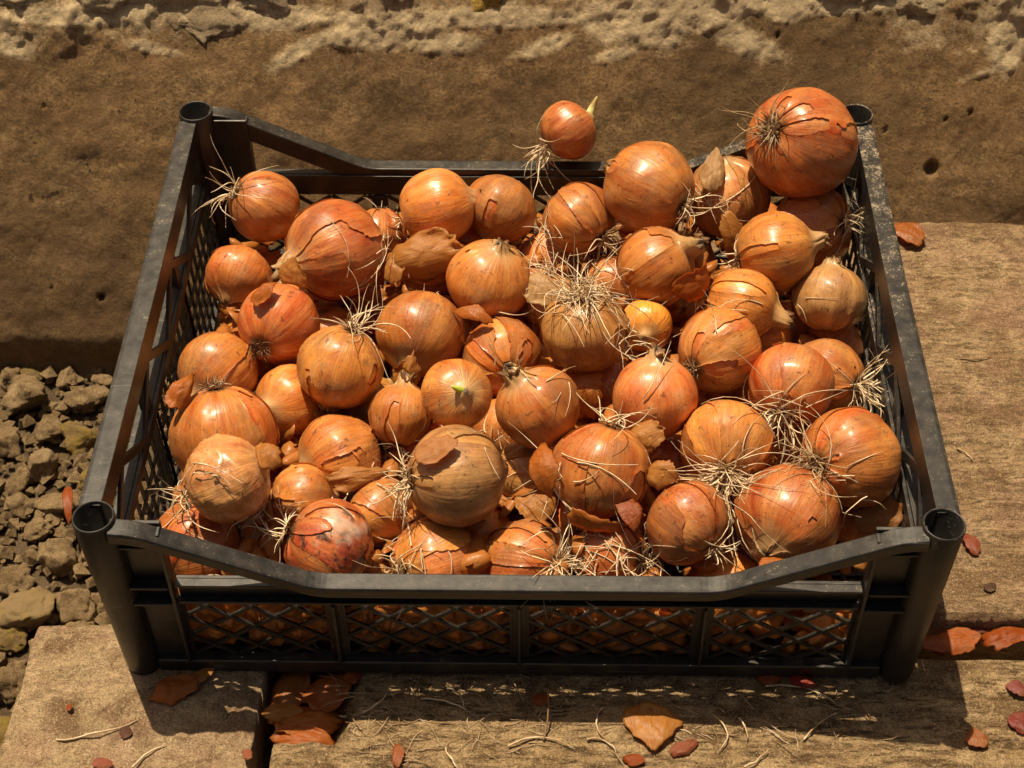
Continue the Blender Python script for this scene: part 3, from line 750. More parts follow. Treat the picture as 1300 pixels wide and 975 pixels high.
# key: root angle in photo, tilt of the root towards the viewer, roots, root length, neck, colour, shell cover, extra, label
T = {
1:(150,22,20,.030,.001,'r',None,'','glossy red-orange onion in the back left corner with a spray of white roots'),
2:(60,-30,0,0,.002,'o',.35,'','plain orange onion against the left side, below the one with the spray of roots'),
3:(20,-22,4,.012,.008,'r',.05,'stub','large bright red-orange onion with a pale cut neck stub pointing left'),
4:(232,42,3,.008,.003,'r',None,'dark','dark orange onion showing its round root plate, left part of the pile'),
5:(72,14,40,.024,.004,'l',.5,'','pale shiny onion hanging neck down with a root tuft on top'),
6:(195,0,6,.010,.010,'y',None,'bend','yellow-orange onion at the back with its brown neck curling over the neighbour'),
7:(60,-10,0,0,.002,'o',.5,'','smooth orange onion at the back, right of the yellow-orange one with curling neck'),
8:(250,-30,0,0,.004,'l',.5,'','round pale orange onion in the upper middle under a dry brown neck scrap'),
9:(70,-35,6,.016,.002,'o',.6,'','broad orange onion left of centre with root threads over its upper left'),
10:(95,34,110,.024,.001,'b',.3,'','onion in the middle topped by a thick mat of straw-like roots'),
11:(300,58,6,.012,.002,'o',.4,'','half hidden orange onion in the middle with a small dark root spot facing up'),
12:(-42,30,30,.018,.001,'o',.15,'','onion near the back rim with a torn strip of skin and roots at lower right'),
13:(-28,28,26,.022,.008,'o',.6,'','big smooth onion by the back rim with a short neck nub pointing left'),
14:(215,15,26,.030,.002,'r',None,'sprout','small onion perched on the back rim with a green sprout and hanging roots'),
15:(158,52,46,.022,.001,'r',.15,'dark','largest onion, on top at the back right corner, dark root plate facing out'),
16:(-80,-20,0,0,.003,'b',.25,'','onion wrapped in loose shiny paper skin, left of the largest one'),
17:(5,34,28,.020,.002,'r',.1,'','onion beneath the largest one, its frayed root end at the right side'),
18:(192,5,16,.014,.008,'y',.4,'','yellow striped onion on top at the right, its roots at the left end'),
19:(265,0,0,0,.004,'g',.1,'','brown-yellow mottled onion by the right side, below the yellow striped one'),
20:(215,-15,0,0,.012,'o',.45,'bend','dusty orange onion right of the middle with a bent neck to the upper right'),
21:(110,-55,0,0,.001,'r',.0,'','small reddish onion partly under a torn orange skin'),
22:(165,-5,8,.012,.010,'l',.5,'','long pale onion with its dry neck pointing right, beneath the yellow striped one'),
23:(212,40,7,.009,.002,'l',.35,'','light round onion with a dark root spot at its lower left, right of centre'),
24:(252,38,40,.026,.002,'r',.2,'','glossy brownish orange onion with white roots below, right part of the pile'),
25:(-12,30,46,.030,.001,'o',.5,'','orange onion next to the right side with a bushy root tuft touching the crate'),
26:(265,-22,0,0,.006,'o',None,'rib','smooth ribbed orange onion standing neck up, right of centre'),
27:(305,-28,2,.030,.008,'o',.55,'','round orange onion in the middle with a pointed neck at its upper left'),
28:(200,-74,0,0,.003,'y',None,'green','small yellow-brown onion in the centre with a green shoot poking out'),
29:(262,5,4,.012,.006,'l',.3,'','small onion with a flap of dry skin on its neck, left of the green shoot'),
30:(186,14,50,.020,.002,'g',.25,'','large grey-mottled onion in the front middle with a patch of peeled skin'),
31:(75,10,14,.022,.008,'o',.45,'','large orange onion right of the grey-mottled one, neck at its lower left'),
32:(268,42,95,.034,.002,'l',.3,'','onion under a large fan of long white roots at the front right'),
33:(-45,25,22,.014,.001,'r',.5,'','shiny red-orange onion at the front, just left below the fan of white roots'),
34:(60,-40,0,0,.001,'r',.4,'','big reddish onion at the front right, partly under the sloping rim'),
35:(190,44,40,.026,.002,'o',.10,'dark','cracked onion at the right side with a dark frayed root end facing left'),
36:(45,-25,0,0,.010,'o',.5,'','onion at the left side with its dry neck drooping to the lower left'),
37:(100,10,14,.008,.008,'o',.30,'dark','large dusty onion with a dark crumbly top, under the wrinkled one'),
38:(205,-12,18,.020,.001,'t',None,'wrinkle','wrinkled tan onion at the front left'),
39:(20,-45,0,0,.003,'Y',None,'','bright yellow-orange peeled onion left of centre'),
40:(20,-20,8,.020,.002,'o',.6,'','plain orange onion at the front left with thin stray roots across it'),
41:(180,5,18,.022,.001,'l',.3,'','half hidden onion between the wrinkled one and the red mottled one'),
42:(160,12,26,.024,.003,'m',.05,'mould','red blackened onion with mouldy blotches at the front left rim'),
43:(30,-15,6,.020,.001,'r',.4,'','onion under the sloping rim at the front left corner, seen above the middle band'),
44:(140,-10,10,.016,.002,'l',.2,'','pale onion with loose skin, left below the grey-mottled one'),
45:(200,34,26,.022,.006,'l',.4,'','onion at the front rim with a brown neck to the right, below the grey-mottled one'),
46:(-5,38,70,.024,.002,'o',.15,'','peeling orange onion at the front rim with a mass of roots on its right'),
47:(90,-60,0,0,.001,'y',None,'','yellowish onion behind the front lattice at the right, its top above the rim'),
49:(90,-60,0,0,.002,'Y',None,'','small bright yellow onion deep in a gap right of the straw-rooted one'),
51:(-20,30,4,.01,.003,'r',.0,'dark','shaded dark orange onion under folded papery skins in the upper middle'),
50:(90,-20,4,.012,.002,'o',.3,'','small onion peeping out at the back behind the large bright one'),
53:(180,20,30,.022,.001,'b',.1,'','deep onion covered by tangled roots right of the grey-mottled one'),
56:(0,-20,0,0,.003,'Y',.1,'','orange onion in the gap below the long pale one'),
57:(100,10,20,.016,.001,'t',.3,'','onion with pale papery skin, left beside the mat of straw-like roots'),
48:(-10,30,34,.020,.002,'r',.2,'','red-orange onion under root tangles behind the front rim, right of the middle'),
}
DEEP = {65: 'tiny glimpse of an onion below the boat-shaped skin in the middle', 83: 'onion barely showing in the gap below the green shoot', 85: 'onion barely showing beneath the folded papery skins',
88: 'onion barely showing behind the one under the root fan', 92: 'onion barely showing under the left side of the largest one', 95: 'onion at the left side beneath the wrinkled and dusty ones', 97: 'onion barely showing between the two at the middle of the back',
54: 'shaded onion in the front right corner under the squarish brown skin',
55: 'sliver of an onion left below the small one with the neck flap',
58: 'dark onion in the gap between the wrinkled and the red blackened onion',
59: 'shaded onion under the lower end of the large orange onion with a lower-left neck',
60: 'onion in the gap left below the torn-strip onion near the back',
61: 'onion seen in a slit between the long pale onion and the brown-yellow mottled one',
62: 'slim glimpse of an onion beneath the large one with the neck stub',
63: 'small onion in the gap right below the grey-mottled one',
64: 'onion in shade between the ribbed onion and the shiny front one',
81: 'onion low at the left side beneath the dark one showing its root plate',
82: 'onion in the gap between the dark one and the pale shiny one',
84: 'onion in the gap right of the green shoot, under its neighbours',
86: 'onion in the gap below the straw-rooted one, behind the boat-shaped skin',
87: 'onion just showing under the left edge of the straw-rooted one',
89: 'onion low between the two fans of white roots at the right',
90: 'onion in the dark gap left of the grey-mottled one',
91: 'onion in the gap below the papery onion near the back',
93: 'onion at the right side below the brown-yellow mottled one, in shade',
94: 'onion in the gap left of the dusty bent-neck one',
96: 'onion in shade between the cracked one and the one under the root fan'}
DEF_DEEP = 'onion deep in the pile, mostly covered by the onions above it'
DEF_NET = 'onion in the bottom layer behind the front lattice'
NETLAB = {71: 'onion behind the front lattice, nearest the left corner', 72: 'second onion from the left corner behind the front lattice', 73: 'small onion behind the left lattice bay, right of the first two',
 74: 'pale onion behind the left end of the second lattice bay', 75: 'onion set back behind the second lattice bay, beside the left upright', 76: 'small onion behind the middle of the second lattice bay', 77: 'onion behind the front lattice just left of the centre upright',
 78: 'onion behind the front lattice just right of the centre upright', 79: 'onion behind the front lattice beside the right upright'}
for key, (x, y, z, R) in POS.items():
    rn = random.Random(key*7+1)
    c = Vector((x, y, z))
    if key in T:
        ang, tilt, nr, rl, neck, colr, shell, extra, label = T[key]; grp = None
    else:
        ang, tilt, nr, rl, neck, colr, shell, extra = rn.uniform(0, 360), rn.uniform(-40, 30), rn.choice((0, 8, 14)), .016, rn.choice((.002, .006)), rn.choice('oolyr'), rn.choice((None, .3, .5)), ''
        label = NETLAB.get(key) or DEEP.get(key); grp = None
        if label is None: label = DEF_DEEP; grp = 'onions deep in the pile'
    front = bool(key in T or key in NETLAB)
    a, t = rad(ang), rad(tilt)
    view = Vector(CAM-np.array([x, y, z])).normalized()
    ri = Vector(CR); ri = (ri-view*ri.dot(view)).normalized(); upv = view.cross(ri)
    root = (ri*math.cos(a)+upv*math.sin(a))*math.cos(t)+view*math.sin(t)
    on = empty('onion', c)
    tag(on, label, 'onion', grp or 'onions heaped in the crate')
    if grp: on['group'] = grp
    quat = (-root).to_track_quat('Z', 'Y'); rot = quat.to_matrix() @ Matrix.Rotation(rn.uniform(0, 6.28), 3, 'Z')
    kk = rn.uniform(.86, .99) if neck < .006 else .97
    wr = 4.2 if extra == 'wrinkle' else 0.
    if extra == 'rib': wr = .35
    nw = .19 if extra != 'stub' else .22
    nk = max(neck*1.25, .0035)
    me = bulb_mesh(R*1.005, kk, nk, nw, key*1., wr, None, 1.2 if extra == 'bend' else .3)
    basec = TC[colr]
    def addp(name, me, mat, col):
        ob = link(name, me, mat, None, True); ob.parent = on
        ob.matrix_local = rot.to_4x4(); ob.color = col; return ob
    inner = tuple(v*f for v, f in zip(basec, (1., .90, .8))) if shell is not None else basec
    addp('bulb', me, M_MOULD if extra == 'mould' else M_BULB, vary(inner, rn, .22))
    if shell is not None and front:
        me = bulb_mesh(R*1.005, kk, nk, nw, key*1., wr, shell*.55+.04, 1.2 if extra == 'bend' else .3)
        if len(me.polygons): addp('torn_skin', me, M_SHELL, vary(tuple(min(1, v*f) for v, f in zip(basec, (1.08, 1.18, 1.25))), rn))
    own = list(POS).index(key)
    if nr:
        o0 = c+root*R*kk*.965
        V, F = strands(rn, o0, root, int(nr*.8)+3, rl*1.3, 1.15, .4, .00050, own, .0035*R/.026, 11, 1.1)
        ro = link('roots', mesh(V, F, 'roots'), M_ROOT, on); ro['kind'] = 'stuff'
        ro.color = (.78, .65, .44, 1) if extra != 'dark' else (.50, .36, .20, 1)
        # short brown stubble round the root plate
        V, F = strands(rn, c+root*R*kk*.955, root, 34 if extra != 'dark' else 90, .0055 if extra != 'dark' else .0085, 1.2, 0, .0005, own, .0045*R/.026, 3, 2.)
        ro = link('root_stubble', mesh(V, F, 'root_stubble'), M_ROOT, on); ro['kind'] = 'stuff'; ro.color = (.20, .105, .045, 1)
    nd = -root
    tip = c+nd*(R*kk+nk)
    if neck >= .004 or extra == 'stub':    # dry frayed neck
        V, F = [], []
        nb = 13 if extra == 'stub' else 6
        t1 = nd.orthogonal().normalized(); t2 = nd.cross(t1)
        for b in range(nb):
            aa = b/nb*6.283+rn.uniform(-.3, .3); L = rn.uniform(.004, .009)*(1.6 if extra == 'stub' else 1.)
            of = t1*math.cos(aa)+t2*math.sin(aa); sd = nd.cross(of); wv = .0034*(1.5 if extra == 'stub' else 1)
            b0 = len(V); p = tip-nd*.007+of*.0030*(1.7 if extra == 'stub' else 1); d = (nd+of*rn.uniform(.1, .6)).normalized()
            for q in range(4):
                ww = wv*(1-q/4.2)*rn.uniform(.7, 1.2); V += [p-sd*ww, p+of*.0006, p+sd*ww]
                p = p+d*L/3; d = (d+of*rn.uniform(-.5, .7)+Vector((0, 0, -.2))).normalized()
            for q in range(3):
                for h in range(2): F.append((b0+q*3+h, b0+q*3+h+1, b0+q*3+h+4, b0+q*3+h+3))
        ob = link('neck', mesh(V, F, 'neck'), M_SKIN, on, True); ob.color = (.80, .64, .36, 1) if extra == 'stub' else (.36, .20, .085, 1)
        m = ob.modifiers.new('solid', 'SOLIDIFY'); m.thickness = .0003
    if extra in ('sprout', 'green'):
        V, F = [], []
        p = tip-nd*.004; d = (nd*.6+upv*.8).normalized() if extra == 'sprout' else (ri*-.75+view*.45+upv*.1).normalized()
        pts = []
        for q in range(7): pts.append(p.copy()); p = p+d*(.0026 if extra == 'sprout' else .0019); d = (d+Vector((.03, 0, .10))).normalized()
        tube_into(V, F, pts, .0036 if extra == 'sprout' else .0026, .15, 8)
        ob = link('sprout', mesh(V, F, 'sprout'), M_ROOT, on, True); ob.color = (.70, .68, .30, 1) if extra == 'sprout' else (.50, .62, .06, 1)

# ------------------------------------------------------------------ loose skins
def flake(px, py, a, b, ang, colr, label, seed, curl=.5, lift=.0015, z=None, tipn=None, tri=0., roll=0., drape=True, tiltv=(0, 0), group=None):
    """a curved scrap of onion skin; a, b half sizes in photo px; lies on what is under that spot"""
    rn = random.Random(seed*13+5)
    if z is None:
        h0 = hit(px, py)
        if h0 is None: h0 = (onz(px, py, .06), Vector((0, 0, 1)))
        p, n = h0
        m_ = max(a, b)*.8; ds = sorted([(hh[0]-Vector(CAM)).length for hh in (hit(px+m_*math.cos(q), py+m_*math.sin(q)) for q in np.arange(0, 6.2, .785)) if hh] + [(p-Vector(CAM)).length])
        dd = ds[len(ds)//3]; d0 = (p-Vector(CAM)).length
        if dd < d0:
            p = Vector(CAM)+(p-Vector(CAM)).normalized()*dd
            n = (n*.6-Vector(CF)*.6+Vector((rn.uniform(-.4, .4), 0, rn.uniform(0, .4)))).normalized()
    else:
        p, n = onz(px, py, z), Vector((0, 0, 1))
    if tiltv != (0, 0): n = (n+Vector(CR)*tiltv[0]+Vector(CU)*tiltv[1]).normalized()
    sc = float(np.dot(CF, np.array(p)-CAM))/2052.47
    if z is None: a, b = a*1.22, b*1.22
    A, B = a*sc, b*sc*(1.0 if z is None else 1.25)
    ri = Vector(CR); ri = (ri-n*ri.dot(n)).normalized(); up = n.cross(ri)
    e1 = ri*math.cos(rad(ang))+up*math.sin(rad(ang)); e2 = n.cross(e1)
    nr, na = 9, 44; V, F = [], []; UN, VN = [], []
    m = rn.choice((5, 6, 7)); cor = []
    for i in range(m):
        t = (i+rn.uniform(-.28, .28))/m*2*math.pi; q = rn.uniform(.78, 1.12); cor.append((t, math.cos(t)*q, math.sin(t)*q))
    def edge(t):
        for (t0, x0, y0), (t1, x1, y1) in zip(cor, cor[1:]+[(cor[0][0]+2*math.pi, cor[0][1], cor[0][2])]):
            for tt in (t, t+2*math.pi):
                if t0 <= tt <= t1:
                    dx, dy = math.cos(tt), math.sin(tt); den = dx*(y1-y0)-dy*(x1-x0)
                    return abs((x0*(y1-y0)-y0*(x1-x0))/den) if abs(den) > 1e-6 else 1.
        return 1.
    o = Vector((seed*2.3, 1, 7))
    for i in range(nr+1):
        r = i/nr
        for j in range(na):
            t = j/na*2*math.pi
            k = .35+.65*edge(t)+r*(.16*noise.noise(Vector((math.cos(t)*4, math.sin(t)*4, 3))+o)+.07*noise.noise(Vector((math.cos(t)*13, math.sin(t)*13, 3))+o))
            u = math.cos(t)*r*k; v = math.sin(t)*r*k
            if tri: v *= max(.06, 1-tri*(u+.2)) if u > -.2 else 1
            X, Y = u*A, v*B; UN.append(u+1); VN.append(v/(1.25-.8*min(1, max(-1, u)*(-1 if tri == 0 else 1)*.9)) if tri else v)
            h = -curl*(v*v)*B*.75 - curl*.35*(u*u)*A + .14*A*r*noise.noise(Vector((u*1.7, v*1.7, 5))+o) + roll*A*max(0, r-.6)**2*3*math.sin(t+seed) + A*.035*(abs(noise.noise(Vector((u*2.6, v*2.6, 2))+o))-.2)*2 + A*.012*noise.noise(Vector((u*7, v*7, 2))+o)
            q = p + e1*X+e2*Y+n*(h+lift+curl*B*.45)
            V.append(q)
    if z is None:
        for q in V: q += n*.0035
    for i in range(nr):
        for j in range(na):
            k = (j+1) % na; F.append((i*na+j, (i+1)*na+j, (i+1)*na+k, i*na+k) if i else (j, na+j, na+k, k))
    if drape:
        if z is None: V = [Vector(q) for q in push(V, None, -.0002, 2)]
        else:
            for q in V: q.z = max(q.z, z+.0004)
    me = mesh([q-p for q in V], F, 'onion_skin')
    o = link('onion_skin', me, M_SKIN, None, True); o.location = p; o.color = (*colr, 1)
    for nm, vals in (('un', UN), ('vn', VN)):
        at = me.attributes.new(nm, 'FLOAT', 'POINT'); at.data.foreach_set('value', vals[:len(me.vertices)] if len(vals) >= len(me.vertices) else [0.]*len(me.vertices))
    m = o.modifiers.new('solid', 'SOLIDIFY'); m.thickness = .00014
    tag(o, label, 'onion skin', group or 'loose dry onion skins'); return o
ORG, TAN, RED, PAL, PUR, BRN = (.64, .22, .032), (.68, .33, .08), (.46, .11, .018), (.70, .48, .22), (.34, .07, .05), (.46, .21, .06)
k = 0
for args in (
 # on the pile
 (540, 325, 44, 26, 12, TAN, 'crumpled folded papery skin in the upper middle of the pile', .9, .003, None, None, 0., .5),
 (505, 345, 18, 26, 30, TAN, 'narrow torn skin strip left of the crumpled folded one', .8, .003, None, None, .5, .4),
 (378, 345, 20, 26, 70, TAN, 'curled skin scrap below the pale cut neck stub', .8, .002, None, None, .6, .5),
 (340, 375, 18, 12, 40, ORG, 'orange skin scrap between the dark onion and the left one', .6, .002, None, None, .4, .3),
 (230, 500, 26, 15, 60, ORG, 'orange skin pointing down beside the left side of the crate', .9, .004, None, None, .8, .3),
 (520, 468, 24, 17, 75, TAN, 'upright flap of tan skin left above the green shoot', .9, .006, None, None, .4, .4),
 (750, 495, 23, 34, 15, ORG, 'boat-shaped orange skin standing between two onions in the middle', 1.0, .004, None, None, .3, .2),
 (822, 560, 20, 22, 20, TAN, 'pale curled skin in the front right middle, upper of two', .9, .005, None, None, .2, .5),
 (845, 603, 20, 26, 60, TAN, 'tan ear-shaped skin just below the pale curled one', .8, .003, None, None, .5, .3),
 (703, 598, 18, 32, 10, ORG, 'leaf-shaped orange skin standing beside the root tangle', .9, .006, None, None, .5, .2),
 (683, 645, 28, 22, 30, TAN, 'tan skin lying on the root tangle right of the grey-mottled onion', .6, .003, None, None, .2, .4),
 (690, 372, 19, 32, 80, PAL, 'pale papery skin left beside the mat of straw-like roots', .5, .003, None, None, .2, .4),
 (868, 352, 24, 34, 75, ORG, 'bright torn skin standing between the dusty onion and the long pale one', .9, .005, None, None, .4, .5),
 (605, 408, 10, 26, 70, ORG, 'thin upright blade of orange skin in the middle', .6, .006, None, None, .7, .2),
 (757, 655, 32, 20, -20, ORG, 'shaded orange skin above the front root mass', .6, .002, None, None, .3, .3),
 (1113, 652, 30, 25, 15, BRN, 'squarish brown skin by the right side below the cracked onion', .3, .005, None, None, .0, .1),
 (455, 605, 34, 15, 10, TAN, 'flat tan skin at the front left, pointing to the grey-mottled onion', .6, .004, None, None, .5, .2),
 (345, 585, 16, 20, 30, TAN, 'dry skin lump between the dusty and the plain onion at the left', .8, .004, None, None, .2, .5),
 (1085, 718, 17, 14, 80, TAN, 'crumpled straw-coloured scrap in the front right corner behind the rim', .8, .006, None, None, .3, .7),
 (905, 222, 26, 15, 80, PAL, 'shiny pale skin wrapped over the top of the papery onion', .5, .002, None, None, .2, .2),
 (925, 300, 16, 40, 15, TAN, 'shiny tan skin hanging down the papery onion', .5, .002, None, None, .2, .2),
 (555, 575, 27, 17, 15, (.70, .36, .13), 'light peeled patch curling off the grey-mottled onion', .25, .0012, None, None, .0, .2),
 (985, 722, 20, 12, 0, ORG, 'small orange skin just behind the front rim at the right', .5, .002, None, None, .2, .2),
 (800, 655, 14, 26, 20, RED, 'dark red-brown skin strip between the front onions', .6, .002, None, None, .5, .3),
):
    k += 1
    (px, py, a, b, ang, colr, lab, curl, lift, z, _, tri, roll) = args
    flake(px, py, a, b, ang, colr, lab, k, curl, lift, None, None, tri, roll)
k = 50
for (px, py, a, b, ang, colr, lab, curl, lift, z, tri, roll) in (
 (222, 876, 33, 17, 20, ORG, 'orange-tan skin on the block at the foot of the left corner tube', .5, .002, .002, .2, .3),
 (252, 862, 26, 10, 35, TAN, 'light tan skin tucked half under the crate beside the orange-tan one', .5, .002, .002, .3, .2),
 (372, 880, 38, 24, 75, (.55, .22, .05), 'dark brown skin leaning in the hollow by the block', .7, .006, -.018, .3, .3),
 (420, 886, 42, 27, 40, (.56, .17, .035), 'red-brown skin upright in the hollow against the board', .6, .008, -.014, .5, .3),
 (395, 922, 50, 20, 12, ORG, 'long boat-shaped orange skin in the hollow, upper of the two', .8, .006, -.014, .1, .5),
 (385, 943, 46, 17, -8, (.62, .20, .04), 'long orange skin at the front edge of the hollow', .7, .004, -.012, .1, .5),
 (360, 912, 28, 10, 5, TAN, 'pale sunlit sliver of skin in the hollow', .5, .007, -.012, .1, .2),
 (448, 862, 14, 10, -30, RED, 'small red scrap under the crate edge right of the hollow', .5, .003, -.004, .2, .3),
 (506, 960, 9, 17, 5, (.50, .16, .05), 'small orange scrap at the lower edge of the photo, left of the middle', .4, .001, -.002, .3, .2),
 (688, 888, 13, 9, 10, RED, 'small dark red scrap in the crate shadow on the board', .4, .001, -.002, .1, .2),
 (828, 928, 40, 33, -90, TAN, 'large fan-shaped tan skin on the board with its point towards the viewer', .35, .003, -.002, .75, .1),
 (823, 903, 15, 9, 20, (.48, .18, .09), 'pink-brown scrap behind the large fan-shaped skin', .4, .004, -.002, .2, .2),
 (868, 952, 22, 9, 25, (.45, .15, .07), 'thin reddish strip right of the large fan-shaped skin', .5, .002, -.002, .3, .4),
 (805, 967, 15, 8, -10, RED, 'red scrap left of the point of the large fan-shaped skin', .5, .002, -.002, .2, .4),
 (978, 862, 18, 10, 10, RED, 'dark red skin under the crate edge, left of two', .6, .002, -.001, .2, .3),
 (1018, 866, 20, 12, -40, (.42, .04, .02), 'glossy red skin in front of the crate, right of two', .6, .002, -.001, .3, .3),
 (1237, 938, 17, 15, 90, (.50, .19, .06), 'orange three-cornered scrap on the board at the lower right', .4, .002, -.002, .6, .2),
 (1290, 875, 12, 13, 60, (.38, .11, .09), 'pinkish skin at the right edge, upper of two', .5, .001, -.002, .2, .1),
 (1294, 918, 16, 14, 30, PUR, 'purple-red skin at the right edge, lower of two', .5, .001, -.002, .1, .1),
 (1233, 693, 11, 18, 10, (.40, .10, .045), 'oval red-brown skin on the slab beside the right corner tube', .6, .001, .000, .1, .1),
 (1257, 746, 10, 6, 20, (.14, .07, .04), 'tiny dark flake on the slab above the gap', .3, .0006, .000, .1, .1),
 (1150, 300, 20, 26, 60, (.55, .19, .04), 'orange skin lying on the slab behind the right rim', .5, .003, .001, .3, .3),
 (88, 898, 4, 5, 0, RED, 'tiny red crumb on the block', .2, .0004, .001, .1, .1),
 (160, 930, 9, 8, 0, (.18, .07, .04), 'small round dark scrap in the middle of the block', .3, .0006, .001, .1, .1),
 (130, 970, 15, 7, -5, (.48, .16, .09), 'pinkish scrap on the block at the lower edge of the photo', .4, .001, .001, .1, .2),
 (315, 959, 7, 8, 20, (.48, .16, .07), 'little orange scrap near the right edge of the block', .4, .001, .001, .2, .2),
 (1212, 818, 34, 17, 12, (.58, .17, .03), 'broad red-brown skin in the gap between slab and board', .5, .004, -.018, .1, .3),
 (1275, 812, 34, 16, 15, RED, 'dark red skin in the gap at the right edge of the photo', .6, .004, -.018, .1, .4),
 (1185, 822, 22, 13, -25, (.50, .13, .03), 'rust-coloured skin in the gap beside the corner tube', .5, .004, -.018, .2, .3),
 (1240, 800, 30, 10, 0, (.24, .05, .03), 'shaded maroon skin at the back of the gap', .5, .004, -.022, .1, .3),
 (1008, 792, 20, 16, 20, RED, 'red skin inside the crate behind the right lattice bay', .6, .004, .022, .2, .4),
 (1045, 806, 20, 14, -20, (.55, .12, .10), 'glossy pink-red skin inside the crate in its front right corner', .6, .004, .018, .2, .4),
 (1030, 775, 14, 8, 10, (.50, .25, .13), 'tan scrap inside the crate at the top of the right lattice bay', .5, .004, .035, .2, .4),
 (835, 800, 22, 12, 20, ORG, 'torn orange skin inside the crate behind the third lattice bay', .7, .003, .022, .3, .5),
 (90, 645, 7, 30, 12, (.50, .13, .03), 'rusty orange skin standing among the stones', .8, .006, GZ+.022, .2, .2)):
    k += 1
    flake(px, py, a, b, ang, colr, lab, k, curl, lift, z, None, tri, roll)

# ------------------------------------------------------------------ loose root threads
rn = random.Random(77)
# long single threads that can be told apart on the boards
k = 0
for (x0, y0, x1, y1, bow, lab) in ((72, 940, 175, 915, 5, 'long pale thread lying across the middle of the block'), (168, 975, 212, 945, -3, 'short pale thread at the lower edge of the block'),
        (535, 888, 592, 902, -4, 'pale thread in the shadow on the board left of the middle'), (568, 875, 588, 898, -6, 'hooked thread beside the pale one in the shadow'),
        (645, 948, 730, 952, -12, 'long pale thread arching on the sunlit front of the board'), (690, 940, 696, 888, 2, 'straight stiff stalk standing up from the board'),
        (566, 950, 592, 985, 3, 'pale thread at the bottom edge left of the middle'), (1020, 940, 1062, 906, -3, 'straight pale thread in front of the lattice at the right'),
        (905, 908, 912, 955, -12, 'bow-shaped thread on the board right of the fan-shaped skin'), (938, 912, 948, 940, -3, 'short curved thread next to the bow-shaped one'),
        (745, 940, 782, 958, -8, 'bent thread left of the fan-shaped skin'), (972, 872, 1060, 893, -9, 'long curved thread at the foot of the crate on the right'),
        (935, 853, 985, 838, 6, 'thread poking out below the right lattice bay'), (1215, 570, 1235, 585, -2, 'fine thread on the slab beside the right rim'),
        (1195, 450, 1258, 452, 9, 'wavy dark fibre on the slab at the right'), (945, 975, 975, 952, 2, 'thread at the bottom edge right of the middle'),
        (765, 900, 768, 940, 8, 'thin curved thread above the bent one'), (460, 905, 492, 880, 4, 'thin thread right of the hollow')):
    a, b = onz(x0, y0, .0008 if x0 < 330 else -.0012), onz(x1, y1, .0008 if x0 < 330 else -.0012)
    if k == 5: b.z += .012
    pts = []
    s = (b-a).cross(Vector((0, 0, 1))).normalized()
    for q in range(11):
        t = q/10; p = a.lerp(b, t)+s*bow/1750.*4*t*(1-t)+s*.0012*noise.noise(Vector((t*4, k*3, 0))); p.z += .0008+.0025*max(0, noise.noise(Vector((t*3, k*5, 9)))); pts.append(p)
    V, F = [], []; tube_into(V, F, pts, .0007, .5, 5)
    o = link('root_thread', mesh(V, F, 'root_thread'), M_ROOT, None, True); o.color = (.62, .50, .33, 1) if k not in (14, 5) else (.30, .19, .10, 1)
    tag(o, lab, 'root thread', 'loose root threads on the boards'); k += 1
# fine litter nobody could count
V, F = [], []
for i in range(520):
    px, py = rn.uniform(430, 1160), rn.gauss(895, 34)
    if i % 4 == 0: px = rn.uniform(440, 700)
    if py < 842 or py > 990: continue
    p = onz(px, py, -.0022); d = Vector((rn.gauss(0, 1), rn.gauss(0, .6), .1)).normalized(); L = rn.choice((.004, .008, .013, .02)); pts = []
    for q in range(6): pts.append(p.copy()); p = p+d*L/5; p.z = max(-.0024, p.z); d = (d+Vector((rn.gauss(0, .22), rn.gauss(0, .22), -.04))).normalized()
    tube_into(V, F, pts, rn.uniform(.00018, .0004), .5, 3)
o = link('litter', mesh(V, F, 'litter'), M_ROOT, None); o.color = (.36, .25, .14, 1); tag(o, 'fine dry root litter strewn over the front board', 'litter', kind='stuff')
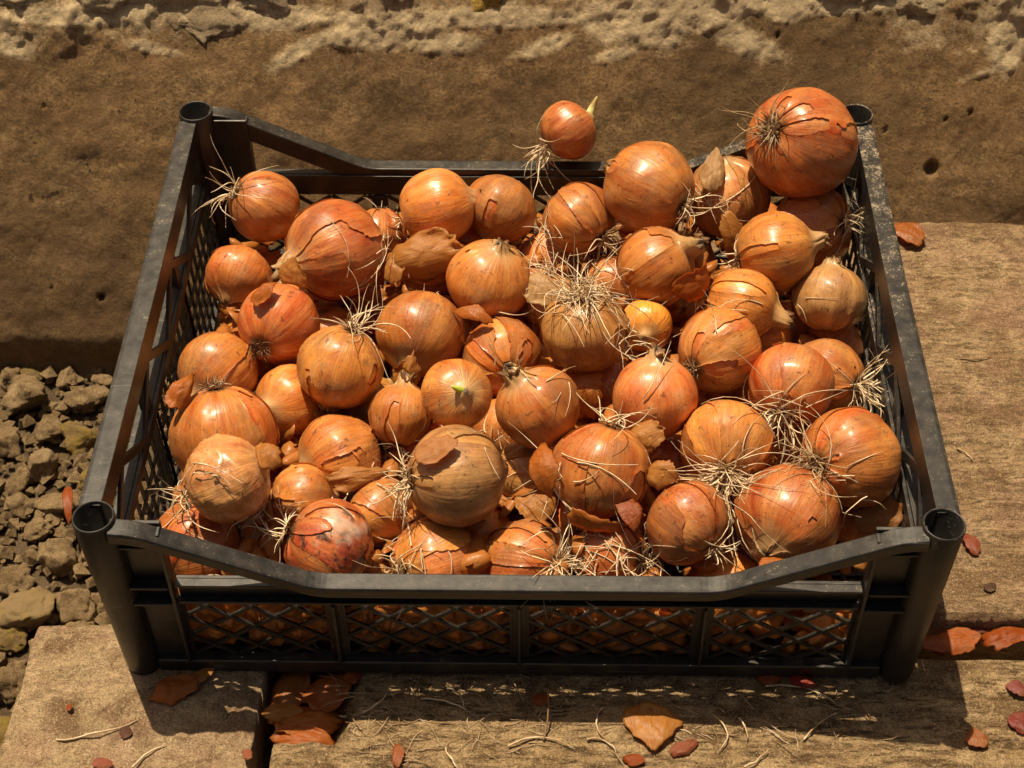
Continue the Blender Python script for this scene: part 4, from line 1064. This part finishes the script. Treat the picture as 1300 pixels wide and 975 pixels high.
# stray roots lying over the pile and caught between the onions
V, F = [], []
CL = [(455, 385, 46, 26, .022), (738, 362, 130, 66, .024), (700, 600, 46, 36, .024), (770, 700, 80, 70, .024), (505, 590, 34, 34, .018), (930, 600, 50, 30, .026), (1105, 500, 30, 26, .02), (330, 660, 40, 24, .022), (690, 300, 46, 22, .02), (490, 330, 30, 20, .018),
      (990, 520, 40, 30, .022), (800, 440, 22, 30, .02), (520, 720, 30, 60, .02), (640, 560, 14, 40, .02), (900, 260, 24, 24, .018), (250, 600, 8, 16, .018), (640, 480, 12, 160, .02), (880, 400, 10, 110, .02), (420, 640, 9, 90, .02), (980, 380, 8, 50, .02), (600, 780, 60, 300, .018), (1060, 600, 16, 50, .022)]
for (cx, cy, n, sp, L0) in CL:
    for i in range(int(n*.65)):
        px, py = cx+rn.gauss(0, sp*.5), cy+rn.gauss(0, min(sp, 60)*.35)
        px = min(1110, max(215, px)); 
        if py > 733:
            if cy < 750: py = 733-rn.random()*20
            p = onz(px, rn.uniform(770, 830), .02); p = Vector((p.x, .008+rn.random()*.02, rn.uniform(.012, .065))); nn = Vector((0, -1, .2))
        else:
            h = hit(px, py)
            if h is None: continue
            p, nn = h
        d = Vector((rn.gauss(0, 1), rn.gauss(0, 1), rn.gauss(0, .5))).normalized(); d = (d-nn*d.dot(nn)*.7).normalized()
        p = p+nn*.001; L = L0*rn.choice((.7, 1.1, 1.5, 2.1)); pts = []
        bend = Vector((rn.gauss(0, 1), rn.gauss(0, 1), rn.gauss(0, 1)))*.09
        for q in range(9): pts.append(p.copy()); p = p+d*L/8; d = (d+bend+Vector((0, 0, -.06))).normalized()
        P = push(pts, None, .0003+rn.random()*.0012, 2)
        P[:, 1] = np.maximum(P[:, 1], .004); P[:, 2] = np.maximum(P[:, 2], .012)
        tube_into(V, F, [Vector(q) for q in P], rn.uniform(.00026, .0005))
o = link('stray_roots', mesh(V, F, 'stray_roots'), M_ROOT, None); o.color = (.68, .56, .38, 1); tag(o, 'pale dry stray roots tangled over and between the onions in the crate', 'roots', kind='stuff')

# torn skins that have dropped to the floor of the crate
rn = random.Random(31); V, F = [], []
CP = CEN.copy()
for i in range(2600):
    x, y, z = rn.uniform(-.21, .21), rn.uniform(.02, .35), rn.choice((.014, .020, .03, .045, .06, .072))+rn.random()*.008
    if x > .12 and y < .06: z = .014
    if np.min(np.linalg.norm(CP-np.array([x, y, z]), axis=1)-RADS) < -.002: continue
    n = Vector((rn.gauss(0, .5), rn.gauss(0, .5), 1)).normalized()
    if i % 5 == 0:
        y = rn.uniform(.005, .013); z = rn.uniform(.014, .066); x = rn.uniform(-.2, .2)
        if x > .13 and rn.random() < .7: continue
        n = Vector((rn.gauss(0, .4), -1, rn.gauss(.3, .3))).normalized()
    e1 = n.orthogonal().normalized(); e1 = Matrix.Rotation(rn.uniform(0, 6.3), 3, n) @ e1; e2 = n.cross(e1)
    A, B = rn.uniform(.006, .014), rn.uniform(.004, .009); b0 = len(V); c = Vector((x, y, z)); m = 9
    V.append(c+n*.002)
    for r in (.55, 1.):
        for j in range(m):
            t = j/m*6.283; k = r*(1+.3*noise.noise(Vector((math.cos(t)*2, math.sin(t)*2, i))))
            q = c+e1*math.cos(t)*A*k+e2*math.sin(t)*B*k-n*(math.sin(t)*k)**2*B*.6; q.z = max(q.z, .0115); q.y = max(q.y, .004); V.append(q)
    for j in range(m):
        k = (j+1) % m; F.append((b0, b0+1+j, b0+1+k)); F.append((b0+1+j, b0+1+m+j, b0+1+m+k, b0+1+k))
o = link('skin_litter', mesh(V, F, 'skin_litter'), M_SKIN, None, True); o.color = (.80, .36, .085, 1)  # skin colour brightened to stand in for light missing behind the front lattice
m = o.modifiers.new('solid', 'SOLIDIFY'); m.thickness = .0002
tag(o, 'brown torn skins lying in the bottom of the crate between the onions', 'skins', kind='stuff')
